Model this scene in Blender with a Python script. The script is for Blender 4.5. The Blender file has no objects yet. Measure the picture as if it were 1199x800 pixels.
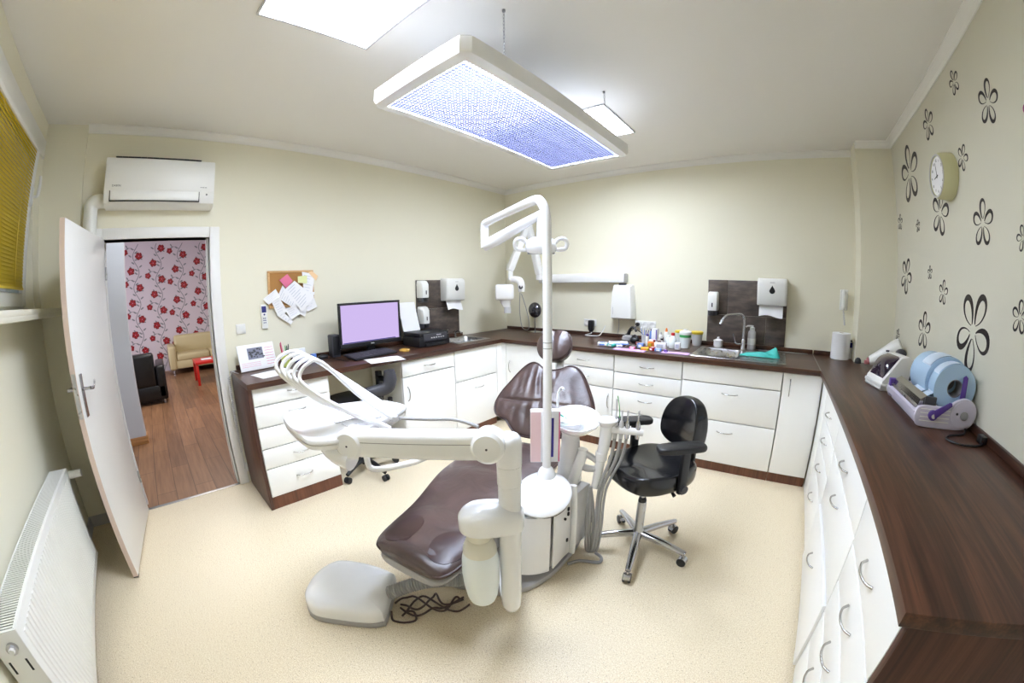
import bpy, bmesh, math, random
from mathutils import Vector, Matrix, noise
random.seed(7)
SC = bpy.context.scene
COL = SC.collection
PI = math.pi
V3 = Vector
W, D, H, HW = 4.335, 4.79, 2.82, 0.956      # room width, depth, height, worktop height

# ------------------------------------------------------------------ materials
def lin(c):
    def f(v):
        v /= 255.0
        return v/12.92 if v <= .04045 else ((v+.055)/1.055)**2.4
    return (f(c[0]), f(c[1]), f(c[2]), 1.0)

def new_mat(name):
    m = bpy.data.materials.new(name); m.use_nodes = True
    nt = m.node_tree
    return m, nt, nt.nodes['Principled BSDF']

def mat(name, c, rough=.5, metal=0.0, spec=None, coat=0.0, trans=0.0, emit=None, estr=0.0, bump=0.0, bscale=40, alpha=None):
    m, nt, b = new_mat(name)
    b.inputs['Base Color'].default_value = lin(c)
    b.inputs['Roughness'].default_value = rough
    b.inputs['Metallic'].default_value = metal
    if spec is not None: b.inputs['Specular IOR Level'].default_value = spec
    if coat: b.inputs['Coat Weight'].default_value = coat
    if trans: b.inputs['Transmission Weight'].default_value = trans
    if emit:
        b.inputs['Emission Color'].default_value = lin(emit); b.inputs['Emission Strength'].default_value = estr
    # gentle procedural variation on every surface
    tc = nt.nodes.new('ShaderNodeTexCoord'); n = nt.nodes.new('ShaderNodeTexNoise')
    n.inputs['Scale'].default_value = bscale; n.inputs['Detail'].default_value = 3
    nt.links.new(tc.outputs['Object'], n.inputs['Vector'])
    if bump:
        bp = nt.nodes.new('ShaderNodeBump'); bp.inputs['Strength'].default_value = bump; bp.inputs['Distance'].default_value = .004
        nt.links.new(n.outputs['Fac'], bp.inputs['Height']); nt.links.new(bp.outputs['Normal'], b.inputs['Normal'])
    else:
        mr = nt.nodes.new('ShaderNodeMapRange')
        mr.inputs['To Min'].default_value = max(0, rough-.03); mr.inputs['To Max'].default_value = min(1, rough+.03)
        nt.links.new(n.outputs['Fac'], mr.inputs['Value']); nt.links.new(mr.outputs['Result'], b.inputs['Roughness'])
    return m

def ramp(nt, stops):
    r = nt.nodes.new('ShaderNodeValToRGB')
    e = r.color_ramp.elements
    e[0].position, e[0].color = stops[0][0], lin(stops[0][1])
    e[1].position, e[1].color = stops[1][0], lin(stops[1][1])
    for p, c in stops[2:]:
        x = e.new(p); x.color = lin(c)
    return r

def wood(name, axis, dark, mid, light, rough=.32, scale=1.0):
    m, nt, b = new_mat(name)
    tc = nt.nodes.new('ShaderNodeTexCoord'); mp = nt.nodes.new('ShaderNodeMapping')
    s = [14*scale, 14*scale, 14*scale]; s[axis] = .9*scale
    mp.inputs['Scale'].default_value = s
    n1 = nt.nodes.new('ShaderNodeTexNoise'); n1.inputs['Scale'].default_value = 1.0; n1.inputs['Detail'].default_value = 5; n1.inputs['Roughness'].default_value = .65
    n1.inputs['Distortion'].default_value = .6
    nt.links.new(tc.outputs['Object'], mp.inputs['Vector']); nt.links.new(mp.outputs['Vector'], n1.inputs['Vector'])
    mp2 = nt.nodes.new('ShaderNodeMapping'); s2 = [90*scale]*3; s2[axis] = 3*scale; mp2.inputs['Scale'].default_value = s2
    n2 = nt.nodes.new('ShaderNodeTexNoise'); n2.inputs['Scale'].default_value = 1.0; n2.inputs['Detail'].default_value = 2
    nt.links.new(tc.outputs['Object'], mp2.inputs['Vector']); nt.links.new(mp2.outputs['Vector'], n2.inputs['Vector'])
    mx = nt.nodes.new('ShaderNodeMath'); mx.operation = 'MULTIPLY_ADD'; mx.inputs[1].default_value = .35
    sub = nt.nodes.new('ShaderNodeMath'); sub.operation = 'MULTIPLY'; sub.inputs[1].default_value = .72
    nt.links.new(n1.outputs['Fac'], sub.inputs[0])
    nt.links.new(n2.outputs['Fac'], mx.inputs[0]); nt.links.new(sub.outputs[0], mx.inputs[2])
    r = ramp(nt, [(.34, dark), (.72, light), (.52, mid)])
    nt.links.new(mx.outputs[0], r.inputs['Fac']); nt.links.new(r.outputs['Color'], b.inputs['Base Color'])
    b.inputs['Roughness'].default_value = rough
    bp = nt.nodes.new('ShaderNodeBump'); bp.inputs['Strength'].default_value = .06; bp.inputs['Distance'].default_value = .002
    nt.links.new(n2.outputs['Fac'], bp.inputs['Height']); nt.links.new(bp.outputs['Normal'], b.inputs['Normal'])
    return m

def floor_mat():
    m, nt, b = new_mat('speckled_vinyl')
    tc = nt.nodes.new('ShaderNodeTexCoord')
    n1 = nt.nodes.new('ShaderNodeTexNoise'); n1.inputs['Scale'].default_value = 150; n1.inputs['Detail'].default_value = 2
    n2 = nt.nodes.new('ShaderNodeTexVoronoi'); n2.inputs['Scale'].default_value = 55
    n3 = nt.nodes.new('ShaderNodeTexNoise'); n3.inputs['Scale'].default_value = 260; n3.inputs['Detail'].default_value = 1
    for n in (n1, n2, n3): nt.links.new(tc.outputs['Object'], n.inputs['Vector'])
    r1 = ramp(nt, [(.3, (217, 201, 168)), (.7, (238, 227, 203)), (.5, (230, 216, 187))])
    nt.links.new(n1.outputs['Fac'], r1.inputs['Fac'])
    r2 = ramp(nt, [(.08, (128, 100, 72)), (.15, (255, 255, 255))]); r2.color_ramp.interpolation = 'LINEAR'
    nt.links.new(n2.outputs['Distance'], r2.inputs['Fac'])
    r3 = ramp(nt, [(.36, (188, 164, 124)), (.52, (255, 255, 255))])
    nt.links.new(n3.outputs['Fac'], r3.inputs['Fac'])
    x1 = nt.nodes.new('ShaderNodeMix'); x1.data_type = 'RGBA'; x1.blend_type = 'MULTIPLY'; x1.inputs[0].default_value = .55
    x2 = nt.nodes.new('ShaderNodeMix'); x2.data_type = 'RGBA'; x2.blend_type = 'MULTIPLY'; x2.inputs[0].default_value = .6
    nt.links.new(r1.outputs['Color'], x1.inputs[6]); nt.links.new(r3.outputs['Color'], x1.inputs[7])
    nt.links.new(x1.outputs[2], x2.inputs[6]); nt.links.new(r2.outputs['Color'], x2.inputs[7])
    nt.links.new(x2.outputs[2], b.inputs['Base Color'])
    b.inputs['Roughness'].default_value = .42
    return m

def plank_mat():
    m, nt, b = new_mat('hall_planks')
    tc = nt.nodes.new('ShaderNodeTexCoord'); mp = nt.nodes.new('ShaderNodeMapping')
    br = nt.nodes.new('ShaderNodeTexBrick'); br.inputs['Scale'].default_value = 1.0
    br.inputs['Brick Width'].default_value = 1.1; br.inputs['Row Height'].default_value = .17; br.inputs['Mortar Size'].default_value = .003
    br.inputs['Color1'].default_value = lin((160, 118, 84)); br.inputs['Color2'].default_value = lin((132, 96, 68)); br.inputs['Mortar'].default_value = lin((96, 68, 48))
    nt.links.new(tc.outputs['Object'], mp.inputs['Vector']); nt.links.new(mp.outputs['Vector'], br.inputs['Vector'])
    mp2 = nt.nodes.new('ShaderNodeMapping'); mp2.inputs['Scale'].default_value = (1.5, 22, 10)
    n = nt.nodes.new('ShaderNodeTexNoise'); n.inputs['Scale'].default_value = 1.6; n.inputs['Detail'].default_value = 5
    nt.links.new(tc.outputs['Object'], mp2.inputs['Vector']); nt.links.new(mp2.outputs['Vector'], n.inputs['Vector'])
    r = ramp(nt, [(.3, (150, 130, 115)), (.7, (255, 255, 255))]); nt.links.new(n.outputs['Fac'], r.inputs['Fac'])
    x = nt.nodes.new('ShaderNodeMix'); x.data_type = 'RGBA'; x.blend_type = 'MULTIPLY'; x.inputs[0].default_value = .5
    nt.links.new(br.outputs['Color'], x.inputs[6]); nt.links.new(r.outputs['Color'], x.inputs[7]); nt.links.new(x.outputs[2], b.inputs['Base Color'])
    b.inputs['Roughness'].default_value = .4
    return m

def leather_mat():
    m, nt, b = new_mat('brown_leather')
    tc = nt.nodes.new('ShaderNodeTexCoord')
    n = nt.nodes.new('ShaderNodeTexNoise'); n.inputs['Scale'].default_value = 7; n.inputs['Detail'].default_value = 4; n.inputs['Distortion'].default_value = .8
    v = nt.nodes.new('ShaderNodeTexVoronoi'); v.inputs['Scale'].default_value = 220
    nt.links.new(tc.outputs['Object'], n.inputs['Vector']); nt.links.new(tc.outputs['Object'], v.inputs['Vector'])
    r = ramp(nt, [(.25, (58, 41, 38)), (.8, (88, 66, 62))]); nt.links.new(n.outputs['Fac'], r.inputs['Fac'])
    nt.links.new(r.outputs['Color'], b.inputs['Base Color'])
    b.inputs['Roughness'].default_value = .36; b.inputs['Specular IOR Level'].default_value = .7; b.inputs['Coat Weight'].default_value = .18; b.inputs['Coat Roughness'].default_value = .22
    b1 = nt.nodes.new('ShaderNodeBump'); b1.inputs['Strength'].default_value = .35; b1.inputs['Distance'].default_value = .02
    b2 = nt.nodes.new('ShaderNodeBump'); b2.inputs['Strength'].default_value = .12; b2.inputs['Distance'].default_value = .001
    nt.links.new(n.outputs['Fac'], b1.inputs['Height']); nt.links.new(v.outputs['Distance'], b2.inputs['Height'])
    nt.links.new(b1.outputs['Normal'], b2.inputs['Normal']); nt.links.new(b2.outputs['Normal'], b.inputs['Normal'])
    return m

def tile_mat():
    m, nt, b = new_mat('slate_tile')
    tc = nt.nodes.new('ShaderNodeTexCoord')
    mp = nt.nodes.new('ShaderNodeMapping'); mp.inputs['Scale'].default_value = (3, 3, 9)
    n = nt.nodes.new('ShaderNodeTexNoise'); n.inputs['Scale'].default_value = 2.2; n.inputs['Detail'].default_value = 6
    nt.links.new(tc.outputs['Object'], mp.inputs['Vector']); nt.links.new(mp.outputs['Vector'], n.inputs['Vector'])
    r = ramp(nt, [(.3, (62, 56, 54)), (.72, (112, 98, 88)), (.5, (84, 74, 68))]); nt.links.new(n.outputs['Fac'], r.inputs['Fac'])
    nt.links.new(r.outputs['Color'], b.inputs['Base Color']); b.inputs['Roughness'].default_value = .4
    bp = nt.nodes.new('ShaderNodeBump'); bp.inputs['Strength'].default_value = .2; bp.inputs['Distance'].default_value = .005
    nt.links.new(n.outputs['Fac'], bp.inputs['Height']); nt.links.new(bp.outputs['Normal'], b.inputs['Normal'])
    return m

def emit_mat(name, c, s):
    m = bpy.data.materials.new(name); m.use_nodes = True; nt = m.node_tree
    nt.nodes.remove(nt.nodes['Principled BSDF'])
    e = nt.nodes.new('ShaderNodeEmission'); e.inputs['Color'].default_value = lin(c); e.inputs['Strength'].default_value = s
    nt.links.new(e.outputs[0], nt.nodes['Material Output'].inputs['Surface'])
    return m

def slat_mat():
    m, nt, b = new_mat('yellow_blind')
    b.inputs['Base Color'].default_value = lin((205, 178, 40)); b.inputs['Roughness'].default_value = .45
    tr = nt.nodes.new('ShaderNodeBsdfTranslucent'); tr.inputs['Color'].default_value = lin((225, 195, 45))
    ms = nt.nodes.new('ShaderNodeMixShader'); ms.inputs[0].default_value = .35
    out = nt.nodes['Material Output']
    nt.links.new(b.outputs[0], ms.inputs[1]); nt.links.new(tr.outputs[0], ms.inputs[2]); nt.links.new(ms.outputs[0], out.inputs['Surface'])
    return m

M = dict(
    wall=mat('cream_paint', (234, 230, 210), .8, bump=.05, bscale=160),
    wall_c=mat('pale_paint', (214, 211, 194), .8, bump=.05, bscale=160),
    ceil=mat('ceiling_paint', (238, 236, 231), .9, bump=.03, bscale=120),
    white=mat('white_paint', (236, 236, 232), .35),
    trimw=mat('trim_white', (238, 237, 232), .5),
    cab=mat('white_melamine', (246, 246, 243), .3, bump=.01, bscale=30),
    unit=mat('unit_plastic', (240, 240, 240), .22, coat=.3),
    unitw=mat('unit_bright', (247, 247, 249), .2, coat=.4),
    unitg=mat('unit_grey', (170, 168, 168), .45),
    floor=floor_mat(), planks=plank_mat(), leather=leather_mat(), tile=tile_mat(),
    leather_d=mat('dark_leather', (66, 45, 43), .3),
    piping=mat('piping_brown', (62, 38, 36), .4),
    wood_y=wood('walnut_y', 1, (36, 22, 17), (66, 41, 30), (100, 64, 46)),
    wood_x=wood('walnut_x', 0, (36, 22, 17), (66, 41, 30), (100, 64, 46)),
    wood_z=wood('walnut_z', 2, (46, 27, 21), (74, 45, 35), (98, 64, 50), .4),
    plinth=wood('plinth_wood', 2, (70, 40, 28), (100, 60, 42), (124, 78, 54), .4),
    chrome=mat('chrome', (190, 190, 194), .14, 1.0),
    hand=mat('handle_nickel', (182, 180, 177), .24, 1.0),
    steel=mat('brushed_steel', (190, 190, 192), .28, 1.0),
    alu=mat('aluminium', (182, 182, 184), .38, 1.0),
    black=mat('black_plastic', (24, 24, 27), .4),
    blackl=mat('black_vinyl', (17, 17, 20), .25, coat=.2),
    dgrey=mat('dark_grey', (62, 62, 68), .45),
    grey=mat('grey_plastic', (140, 139, 140), .5),
    lgrey=mat('light_grey', (200, 199, 200), .45),
    hose=mat('grey_hose', (158, 157, 156), .5),
    paper=mat('paper', (242, 242, 244), .8),
    ink=mat('ink_grey', (196, 200, 212), .9),
    cork=mat('cork', (176, 128, 72), .9, bump=.3, bscale=200),
    frame=wood('pine', 1, (170, 125, 75), (200, 155, 100), (222, 182, 128), .5),
    blind=slat_mat(),
    lav=mat('lavender_plastic', (205, 200, 216), .35),
    purple=mat('purple_plastic', (92, 66, 150), .35),
    visor=mat('violet_visor', (48, 34, 52), .08, coat=.6),
    bluefilm=mat('blue_film', (176, 206, 234), .25),
    bluefilm2=mat('blue_film_edge', (205, 222, 240), .4),
    teal=mat('teal_glove', (64, 190, 180), .5),
    green=mat('mint_green', (120, 225, 190), .6),
    screen=emit_mat('screen_glow', (222, 200, 255), .38),
    navy=mat('navy', (40, 44, 120), .5), red=mat('red', (190, 40, 44), .4), dred=mat('deep_red', (128, 22, 32), .5),
    yellow=mat('yellow', (228, 200, 60), .5), orange=mat('orange', (232, 130, 50), .5), pink=mat('pink', (224, 116, 150), .6),
    lilac=mat('lilac', (205, 170, 225), .7), sky=mat('sky_blue', (110, 150, 225), .5), greenl=mat('green_label', (70, 160, 90), .5),
    gold=mat('gold_tape', (205, 165, 80), .3), peach=mat('peach', (240, 205, 160), .7), lime=mat('pale_yellow', (230, 235, 175), .7),
    glass=mat('clear_glass', (235, 240, 240), .05, trans=.9), amber=mat('amber_glass', (110, 55, 20), .1, trans=.4),
    frost=mat('frosted_bottle', (236, 242, 242), .3),
    beige=mat('beige_leather', (206, 190, 146), .45), armch=mat('black_leather', (16, 16, 18), .35),
    tablered=mat('red_lacquer', (205, 40, 34), .3),
    clockcase=mat('clock_case', (206, 204, 160), .5), decal=mat('decal_black', (34, 26, 26), .5), magenta=mat('magenta_vinyl', (150, 30, 110), .5),
    cord=mat('brown_cord', (74, 55, 48), .5), edge=mat('door_edge', (210, 190, 176), .6),
    doorw=mat('door_white', (232, 231, 228), .4),
    ceram=mat('ceramic', (248, 248, 250), .1, coat=.5),
    cream_w=mat('cream_plastic', (226, 222, 206), .45),
    stripe=mat('violet_blue', (58, 48, 150), .5), dusty=mat('dusty_pink', (190, 120, 122), .6), covergrey=mat('cover_grey', (150, 150, 152), .5),
    tube=emit_mat('tube_glow', (214, 229, 255), 18.0),
    panelglow=emit_mat('panel_glow', (230, 239, 255), 28.0),
    louvre=mat('louvre_lavender', (56, 56, 82), .35),
    wallp=mat('wallpaper', (216, 203, 209), .85), stem=mat('wallpaper_stem', (140, 138, 142), .9),
    hallw=mat('hall_white', (205, 207, 214), .8), oak=wood('oak', 1, (150, 105, 62), (185, 135, 85), (205, 160, 105), .5),
)

# ------------------------------------------------------------------ mesh helpers
class MB:
    def __init__(s): s.v = []; s.f = []; s.m = []
    def add(s, V, F, mi=0, T=None):
        o = len(s.v)
        s.v += [tuple(T @ V3(p)) if T else tuple(p) for p in V]
        s.f += [tuple(i+o for i in f) for f in F]; s.m += [mi]*len(F)
        return s
    def box(s, lo, hi, r=0, mi=0, T=None, seg=2):
        lo, hi = [min(a, b) for a, b in zip(lo, hi)], [max(a, b) for a, b in zip(lo, hi)]
        bm = bmesh.new(); bmesh.ops.create_cube(bm, size=1)
        for v in bm.verts:
            v.co = V3([(lo[i]+hi[i])/2 + v.co[i]*(hi[i]-lo[i]) for i in range(3)])
        if r > 0:
            r = min(r, .49*min(hi[i]-lo[i] for i in range(3)))
            bmesh.ops.bevel(bm, geom=bm.edges[:], offset=r, segments=seg, profile=.5, affect='EDGES')
        s._bm(bm, mi, T); return s
    def _bm(s, bm, mi, T):
        bm.verts.index_update()
        s.add([v.co[:] for v in bm.verts], [[v.index for v in f.verts] for f in bm.faces], mi, T); bm.free()
    def cyl(s, p0, p1, r0, r1=None, n=20, mi=0, T=None, caps=True):
        r1 = r0 if r1 is None else r1
        return s.tube([p0, p1], [r0, r1], n, mi, T, smooth=False, caps=caps)
    def tube(s, pts, r, n=12, mi=0, T=None, smooth=True, sub=6, caps=True, closed=False, flat=1.0):
        P = [V3(p) for p in pts]; R = r if isinstance(r, (list, tuple)) else [r]*len(P)
        if smooth and len(P) > 2:
            Q, S = [], []
            m = len(P)
            rng = range(m) if closed else range(m-1)
            for i in rng:
                a, b, c, d = (P[(i-1) % m], P[i], P[(i+1) % m], P[(i+2) % m]) if closed else (P[max(i-1, 0)], P[i], P[i+1], P[min(i+2, m-1)])
                for k in range(sub):
                    t = k/sub
                    Q.append(.5*((2*b)+(c-a)*t+(2*a-5*b+4*c-d)*t*t+(3*b-a-3*c+d)*t**3)); S.append(R[i]*(1-t)+R[(i+1) % m]*t)
            if not closed: Q.append(P[-1]); S.append(R[-1])
            P, R = Q, S
        m = len(P); V = []; F = []
        up = None
        for i in range(m):
            if closed: t = P[(i+1) % m]-P[i-1]
            else: t = P[min(i+1, m-1)]-P[max(i-1, 0)]
            t = t.normalized() if t.length > 1e-9 else V3((0, 0, 1))
            if up is None:
                up = V3((0, 0, 1)) if abs(t.z) < .9 else V3((1, 0, 0))
            a = (up - t*up.dot(t))
            a = a.normalized() if a.length > 1e-6 else t.orthogonal().normalized()
            b = t.cross(a); up = a
            for k in range(n):
                an = 2*PI*k/n
                V.append(P[i] + a*(R[i]*math.cos(an)) + b*(R[i]*flat*math.sin(an)))
        for i in range(m if closed else m-1):
            j = (i+1) % m
            for k in range(n):
                F.append((i*n+k, i*n+(k+1) % n, j*n+(k+1) % n, j*n+k))
        if caps and not closed:
            F.append(tuple(range(n-1, -1, -1))); F.append(tuple((m-1)*n+k for k in range(n)))
        return s.add(V, F, mi, T)
    def lathe(s, prof, c=(0, 0, 0), n=32, mi=0, T=None, sx=1, sy=1):
        V = []; F = []
        for r, z in prof:
            for k in range(n):
                a = 2*PI*k/n; V.append((c[0]+r*sx*math.cos(a), c[1]+r*sy*math.sin(a), c[2]+z))
        for i in range(len(prof)-1):
            for k in range(n):
                F.append((i*n+k, i*n+(k+1) % n, (i+1)*n+(k+1) % n, (i+1)*n+k))
        cl = abs(prof[0][0]-prof[-1][0])+abs(prof[0][1]-prof[-1][1]) < 1e-9
        if prof[0][0] > 1e-6 and not cl: F.append(tuple(range(n-1, -1, -1)))
        if prof[-1][0] > 1e-6 and not cl: F.append(tuple((len(prof)-1)*n+k for k in range(n)))
        return s.add(V, F, mi, T)
    def ball(s, c, r, n=24, mi=0, T=None):
        r = r if isinstance(r, (list, tuple)) else (r, r, r); V = []; F = []; m = n//2
        for i in range(m+1):
            t = PI*i/m
            for k in range(n):
                a = 2*PI*k/n
                V.append((c[0]+r[0]*math.sin(t)*math.cos(a), c[1]+r[1]*math.sin(t)*math.sin(a), c[2]-r[2]*math.cos(t)))
        for i in range(m):
            for k in range(n): F.append((i*n+k, i*n+(k+1) % n, (i+1)*n+(k+1) % n, (i+1)*n+k))
        return s.add(V, F, mi, T)
    def prism(s, poly, z0, z1, mi=0, T=None, r=0, seg=2):
        bm = bmesh.new()
        vs = [bm.verts.new((p[0], p[1], z0)) for p in poly]; f = bm.faces.new(vs)
        ex = bmesh.ops.extrude_face_region(bm, geom=[f])
        for g in ex['geom']:
            if isinstance(g, bmesh.types.BMVert): g.co.z = z1
        bmesh.ops.recalc_face_normals(bm, faces=bm.faces[:])
        if r > 0:
            ed = [e for e in bm.edges if abs(e.verts[0].co.z-e.verts[1].co.z) < 1e-6]
            bmesh.ops.bevel(bm, geom=ed, offset=r, segments=seg, profile=.5, affect='EDGES')
        s._bm(bm, mi, T); return s
    def rings(s, rings, mi=0, T=None, cap0=True, cap1=True):
        n = len(rings[0]); V = [p for r in rings for p in r]; F = []
        for i in range(len(rings)-1):
            for k in range(n): F.append((i*n+k, i*n+(k+1) % n, (i+1)*n+(k+1) % n, (i+1)*n+k))
        if cap0: F.append(tuple(range(n-1, -1, -1)))
        if cap1: F.append(tuple((len(rings)-1)*n+k for k in range(n)))
        return s.add(V, F, mi, T)
    def quad(s, a, b, c, d, mi=0, T=None): return s.add([a, b, c, d], [(0, 1, 2, 3)], mi, T)
    def build(s, name, mats, parent=None, label=None, cat=None, group=None, kind=None, sharp=38, T=None, recalc=True):
        me = bpy.data.meshes.new(name)
        V = [V3(p) for p in s.v]
        if T: V = [T @ p for p in V]
        lo = V3([min(p[i] for p in V) for i in range(3)]); hi = V3([max(p[i] for p in V) for i in range(3)])
        c = V3(((lo.x+hi.x)/2, (lo.y+hi.y)/2, lo.z))
        me.from_pydata([p-c for p in V], [], s.f)
        me.polygons.foreach_set('material_index', s.m)
        if recalc:
            bm = bmesh.new(); bm.from_mesh(me); bmesh.ops.recalc_face_normals(bm, faces=bm.faces[:]); bm.to_mesh(me); bm.free()
        me.polygons.foreach_set('use_smooth', [True]*len(me.polygons))
        me.set_sharp_from_angle(angle=math.radians(sharp))
        for m in (mats if isinstance(mats, (list, tuple)) else [mats]): me.materials.append(M[m] if isinstance(m, str) else m)
        me.update()
        o = bpy.data.objects.new(name, me); COL.objects.link(o)
        o.location = c
        if parent is not None:
            o.parent = parent; o.matrix_parent_inverse = world(parent).inverted()
        return tag(o, label, cat, group, kind)

def world(o):
    m = Matrix.Translation(o.location) @ o.rotation_euler.to_matrix().to_4x4()
    return world(o.parent) @ o.matrix_parent_inverse @ m if o.parent else m

def tag(o, label=None, cat=None, group=None, kind=None):
    if label: o['label'] = label
    if cat: o['category'] = cat
    if group: o['group'] = group
    if kind: o['kind'] = kind
    return o

def thing(name, label, cat, loc, group=None, kind=None, rz=0):
    o = bpy.data.objects.new(name, None); COL.objects.link(o); o.location = loc; o.rotation_euler = (0, 0, rz)
    o.empty_display_size = .1
    return tag(o, label, cat, group, kind)

def copy_tree(o, parent=None):
    c = o.copy(); COL.objects.link(c)
    if parent is not None: c.parent = parent
    for ch in list(o.children): copy_tree(ch, c)
    return c

def struct(mb, name, mats, label, **k): return mb.build(name, mats, label=label, cat=k.pop('cat', name.split('_')[0]), kind='structure', **k)

def frame(loc, rz): return Matrix.Translation(V3(loc)) @ Matrix.Rotation(rz, 4, 'Z')
def basis(o, x, y, z):
    x, y, z = V3(x).normalized(), V3(y).normalized(), V3(z).normalized()
    return Matrix(((x.x, y.x, z.x, o[0]), (x.y, y.y, z.y, o[1]), (x.z, y.z, z.z, o[2]), (0, 0, 0, 1)))
def along(p0, p1, up=(0, 0, 1)):
    z = (V3(p1)-V3(p0)).normalized(); u = V3(up)
    if abs(z.dot(u)) > .97: u = V3((1, 0, 0))
    x = u.cross(z).normalized(); y = z.cross(x)
    return basis(p0, x, y, z)

def text_mesh(mb, txt, size, T, mi=0, ext=.0006):
    cu = bpy.data.curves.new('lettering', 'FONT'); cu.body = txt; cu.size = size; cu.extrude = ext; cu.align_x = 'CENTER'; cu.align_y = 'CENTER'
    o = bpy.data.objects.new('lettering', cu); COL.objects.link(o)
    dg = bpy.context.evaluated_depsgraph_get(); dg.update()
    me = bpy.data.meshes.new_from_object(o.evaluated_get(dg))
    mb.add([v.co[:] for v in me.vertices], [list(p.vertices) for p in me.polygons], mi, T)
    bpy.data.objects.remove(o); bpy.data.curves.remove(cu); bpy.data.meshes.remove(me)

def smooth_loop(pts, sub=6):
    P = [V3((p[0], p[1], 0)) for p in pts]; m = len(P); Q = []
    for i in range(m):
        a, b, c, d = P[i-1], P[i], P[(i+1) % m], P[(i+2) % m]
        for k in range(sub):
            t = k/sub; q = .5*((2*b)+(c-a)*t+(2*a-5*b+4*c-d)*t*t+(3*b-a-3*c+d)*t**3); Q.append((q.x, q.y))
    return Q
# ------------------------------------------------------------------ room shell
b = MB().box((-.02, -D-.25, -.1), (W+.15, .15, 0)); struct(b, 'floor', 'floor', 'cream speckled vinyl floor of the treatment room')
b = MB().box((-.16, -D-.25, H), (W+.15, .15, H+.1)); struct(b, 'ceiling', 'ceil', 'plain off-white ceiling of the treatment room')
DL, DR, DZ = -4.325, -3.520, 2.0            # door opening in the west wall
b = MB().box((-.15, -D-.2, 0), (0, DL, H)).box((-.15, DR, 0), (0, .15, H)).box((-.15, DL, DZ), (0, DR, H))
struct(b, 'wall_west', 'wall', 'cream wall with the door and the air conditioner')
b = MB().box((0, 0, 0), (W+.15, .15, H)); struct(b, 'wall_north', 'wall', 'cream back wall above the long white cabinets')
b = MB().box((W, -D-.2, 0), (W+.15, 0, H)); struct(b, 'wall_east', 'wall_c', 'pale right-hand wall with black flower decals')
WX0, WX1, WZ0, WZ1 = .19, 2.55, 1.57, 2.69
b = MB().box((0, -D-.2, 0), (W, -D, WZ0)).box((0, -D-.2, WZ1), (W, -D, H)).box((0, -D-.2, WZ0), (WX0, -D, WZ1)).box((WX1, -D-.2, WZ0), (W, -D, WZ1))
b.box((0,-D-.2,WZ0),(.001,-D-.1,WZ1)); struct(b, 'wall_south', 'wall', 'cream window wall behind the white radiator')
b = MB().box((4.01, -.245, 0), (W, 0, H)); struct(b, 'wall_column', 'wall', 'square cream pillar in the back right corner')
b = MB().box((0, -D, 0), (.025, -4.484, H)); struct(b, 'wall_pilaster', 'wall', 'shallow cream boxing in the corner beside the window')
# crown mouldings
def cove(name, p0, p1, nrm, label):
    a, c, n = V3(p0), V3(p1), V3(nrm)
    prof = [(0, 0), (0, -.055), (.008, -.055), (.016, -.035), (.035, -.016), (.05, -.008), (.05, 0)]
    rings = [[tuple(q + n*x + V3((0, 0, z))) for x, z in prof] for q in (a, c)]
    struct(MB().rings(rings), name, 'trimw', label, cat='crown moulding', sharp=20)
cove('trim_1', (0, -4.484, H), (0, 0, H), (1, 0, 0), 'white crown moulding along the door wall')
cove('trim_2', (0, 0, H), (4.01, 0, H), (0, -1, 0), 'white crown moulding along the back wall')
cove('trim_3', (4.01, -.245, H), (W, -.245, H), (0, -1, 0), 'short white crown moulding on the corner pillar')
cove('trim_4', (W, -D, H), (W, -.245, H), (-1, 0, 0), 'white crown moulding above the flower decals')
b = MB().box((0, -D, 0), (.018, DL-.09, .085), .004).box((.025, -D, 0), (.03, DL-.09, .085))
struct(b, 'baseboard_west', 'lgrey', 'light grey baseboard behind the open door', cat='baseboard')
b = MB().box((.03, -D, 0), (W, -D+.015, .085), .004)
struct(b, 'baseboard_south', 'lgrey', 'light grey baseboard under the radiator', cat='baseboard')
# door frame
b = MB()
for y0, y1 in ((DL-.08, DL), (DR, DR+.08)): b.box((-.15, y0, 0), (.02, y1, DZ+.08), .006)
b.box((-.15, DL, DZ), (.02, DR, DZ+.08), .006)
b.box((-.15, DL-.0, 0), (-.11, DL+.012, DZ)).box((-.15, DR-.012, 0), (-.05, DR, DZ))
struct(b, 'trim_5', 'doorw', 'white painted frame around the open doorway', cat='door frame')
b = MB().box((-.035, DL, 0), (-.004, DR, .004), .0015); struct(b, 'trim_6', 'alu', 'metal threshold strip in the open doorway', cat='threshold')
# door leaf, standing open into the room
root = thing('door_1', 'white door standing open with a chrome lever handle', 'door', (.02, -4.325, 0), kind='structure')
hx, hy, fx, fy = .02, -4.325, .862, -4.445
dv = V3((fx-hx, fy-hy, 0)); LW = dv.length
TD = basis((hx, hy, 0), dv, V3((0, 0, 1)).cross(dv), (0, 0, 1))      # X along the leaf, Y its far face normal
b = MB().box((0, -.016, .012), (LW-.002, .016, 2.0), .003); b.build('leaf', 'doorw', root, T=TD)
b = MB().box((LW-.0022, -.0152, .012), (LW+.0006, .0152, 2.0)); b.build('edge_band', 'edge', root, T=TD, label='pinkish beige edge band')
b = MB().box((LW-.03, -.0155, .005), (LW+.001, .0155, .0115)); b.build('bottom_seal', 'dgrey', root, T=TD)
def lever(side):
    y = .016*side; h = MB()
    h.box((LW-.085, y, .98), (LW-.045, y+.008*side, 1.21), .004)
    h.cyl((LW-.065, y, 1.13), (LW-.065, y+.05*side, 1.13), .009, n=14)
    h.tube([(LW-.065, y+.05*side, 1.13), (LW-.10, y+.055*side, 1.125), (LW-.14, y+.05*side, 1.13), (LW-.175, y+.045*side, 1.145), (LW-.195, y+.04*side, 1.15)], [.010, .010, .008, .008, .006], n=10, flat=.7)
    h.build('door_handle', 'chrome', root, T=TD)
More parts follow.
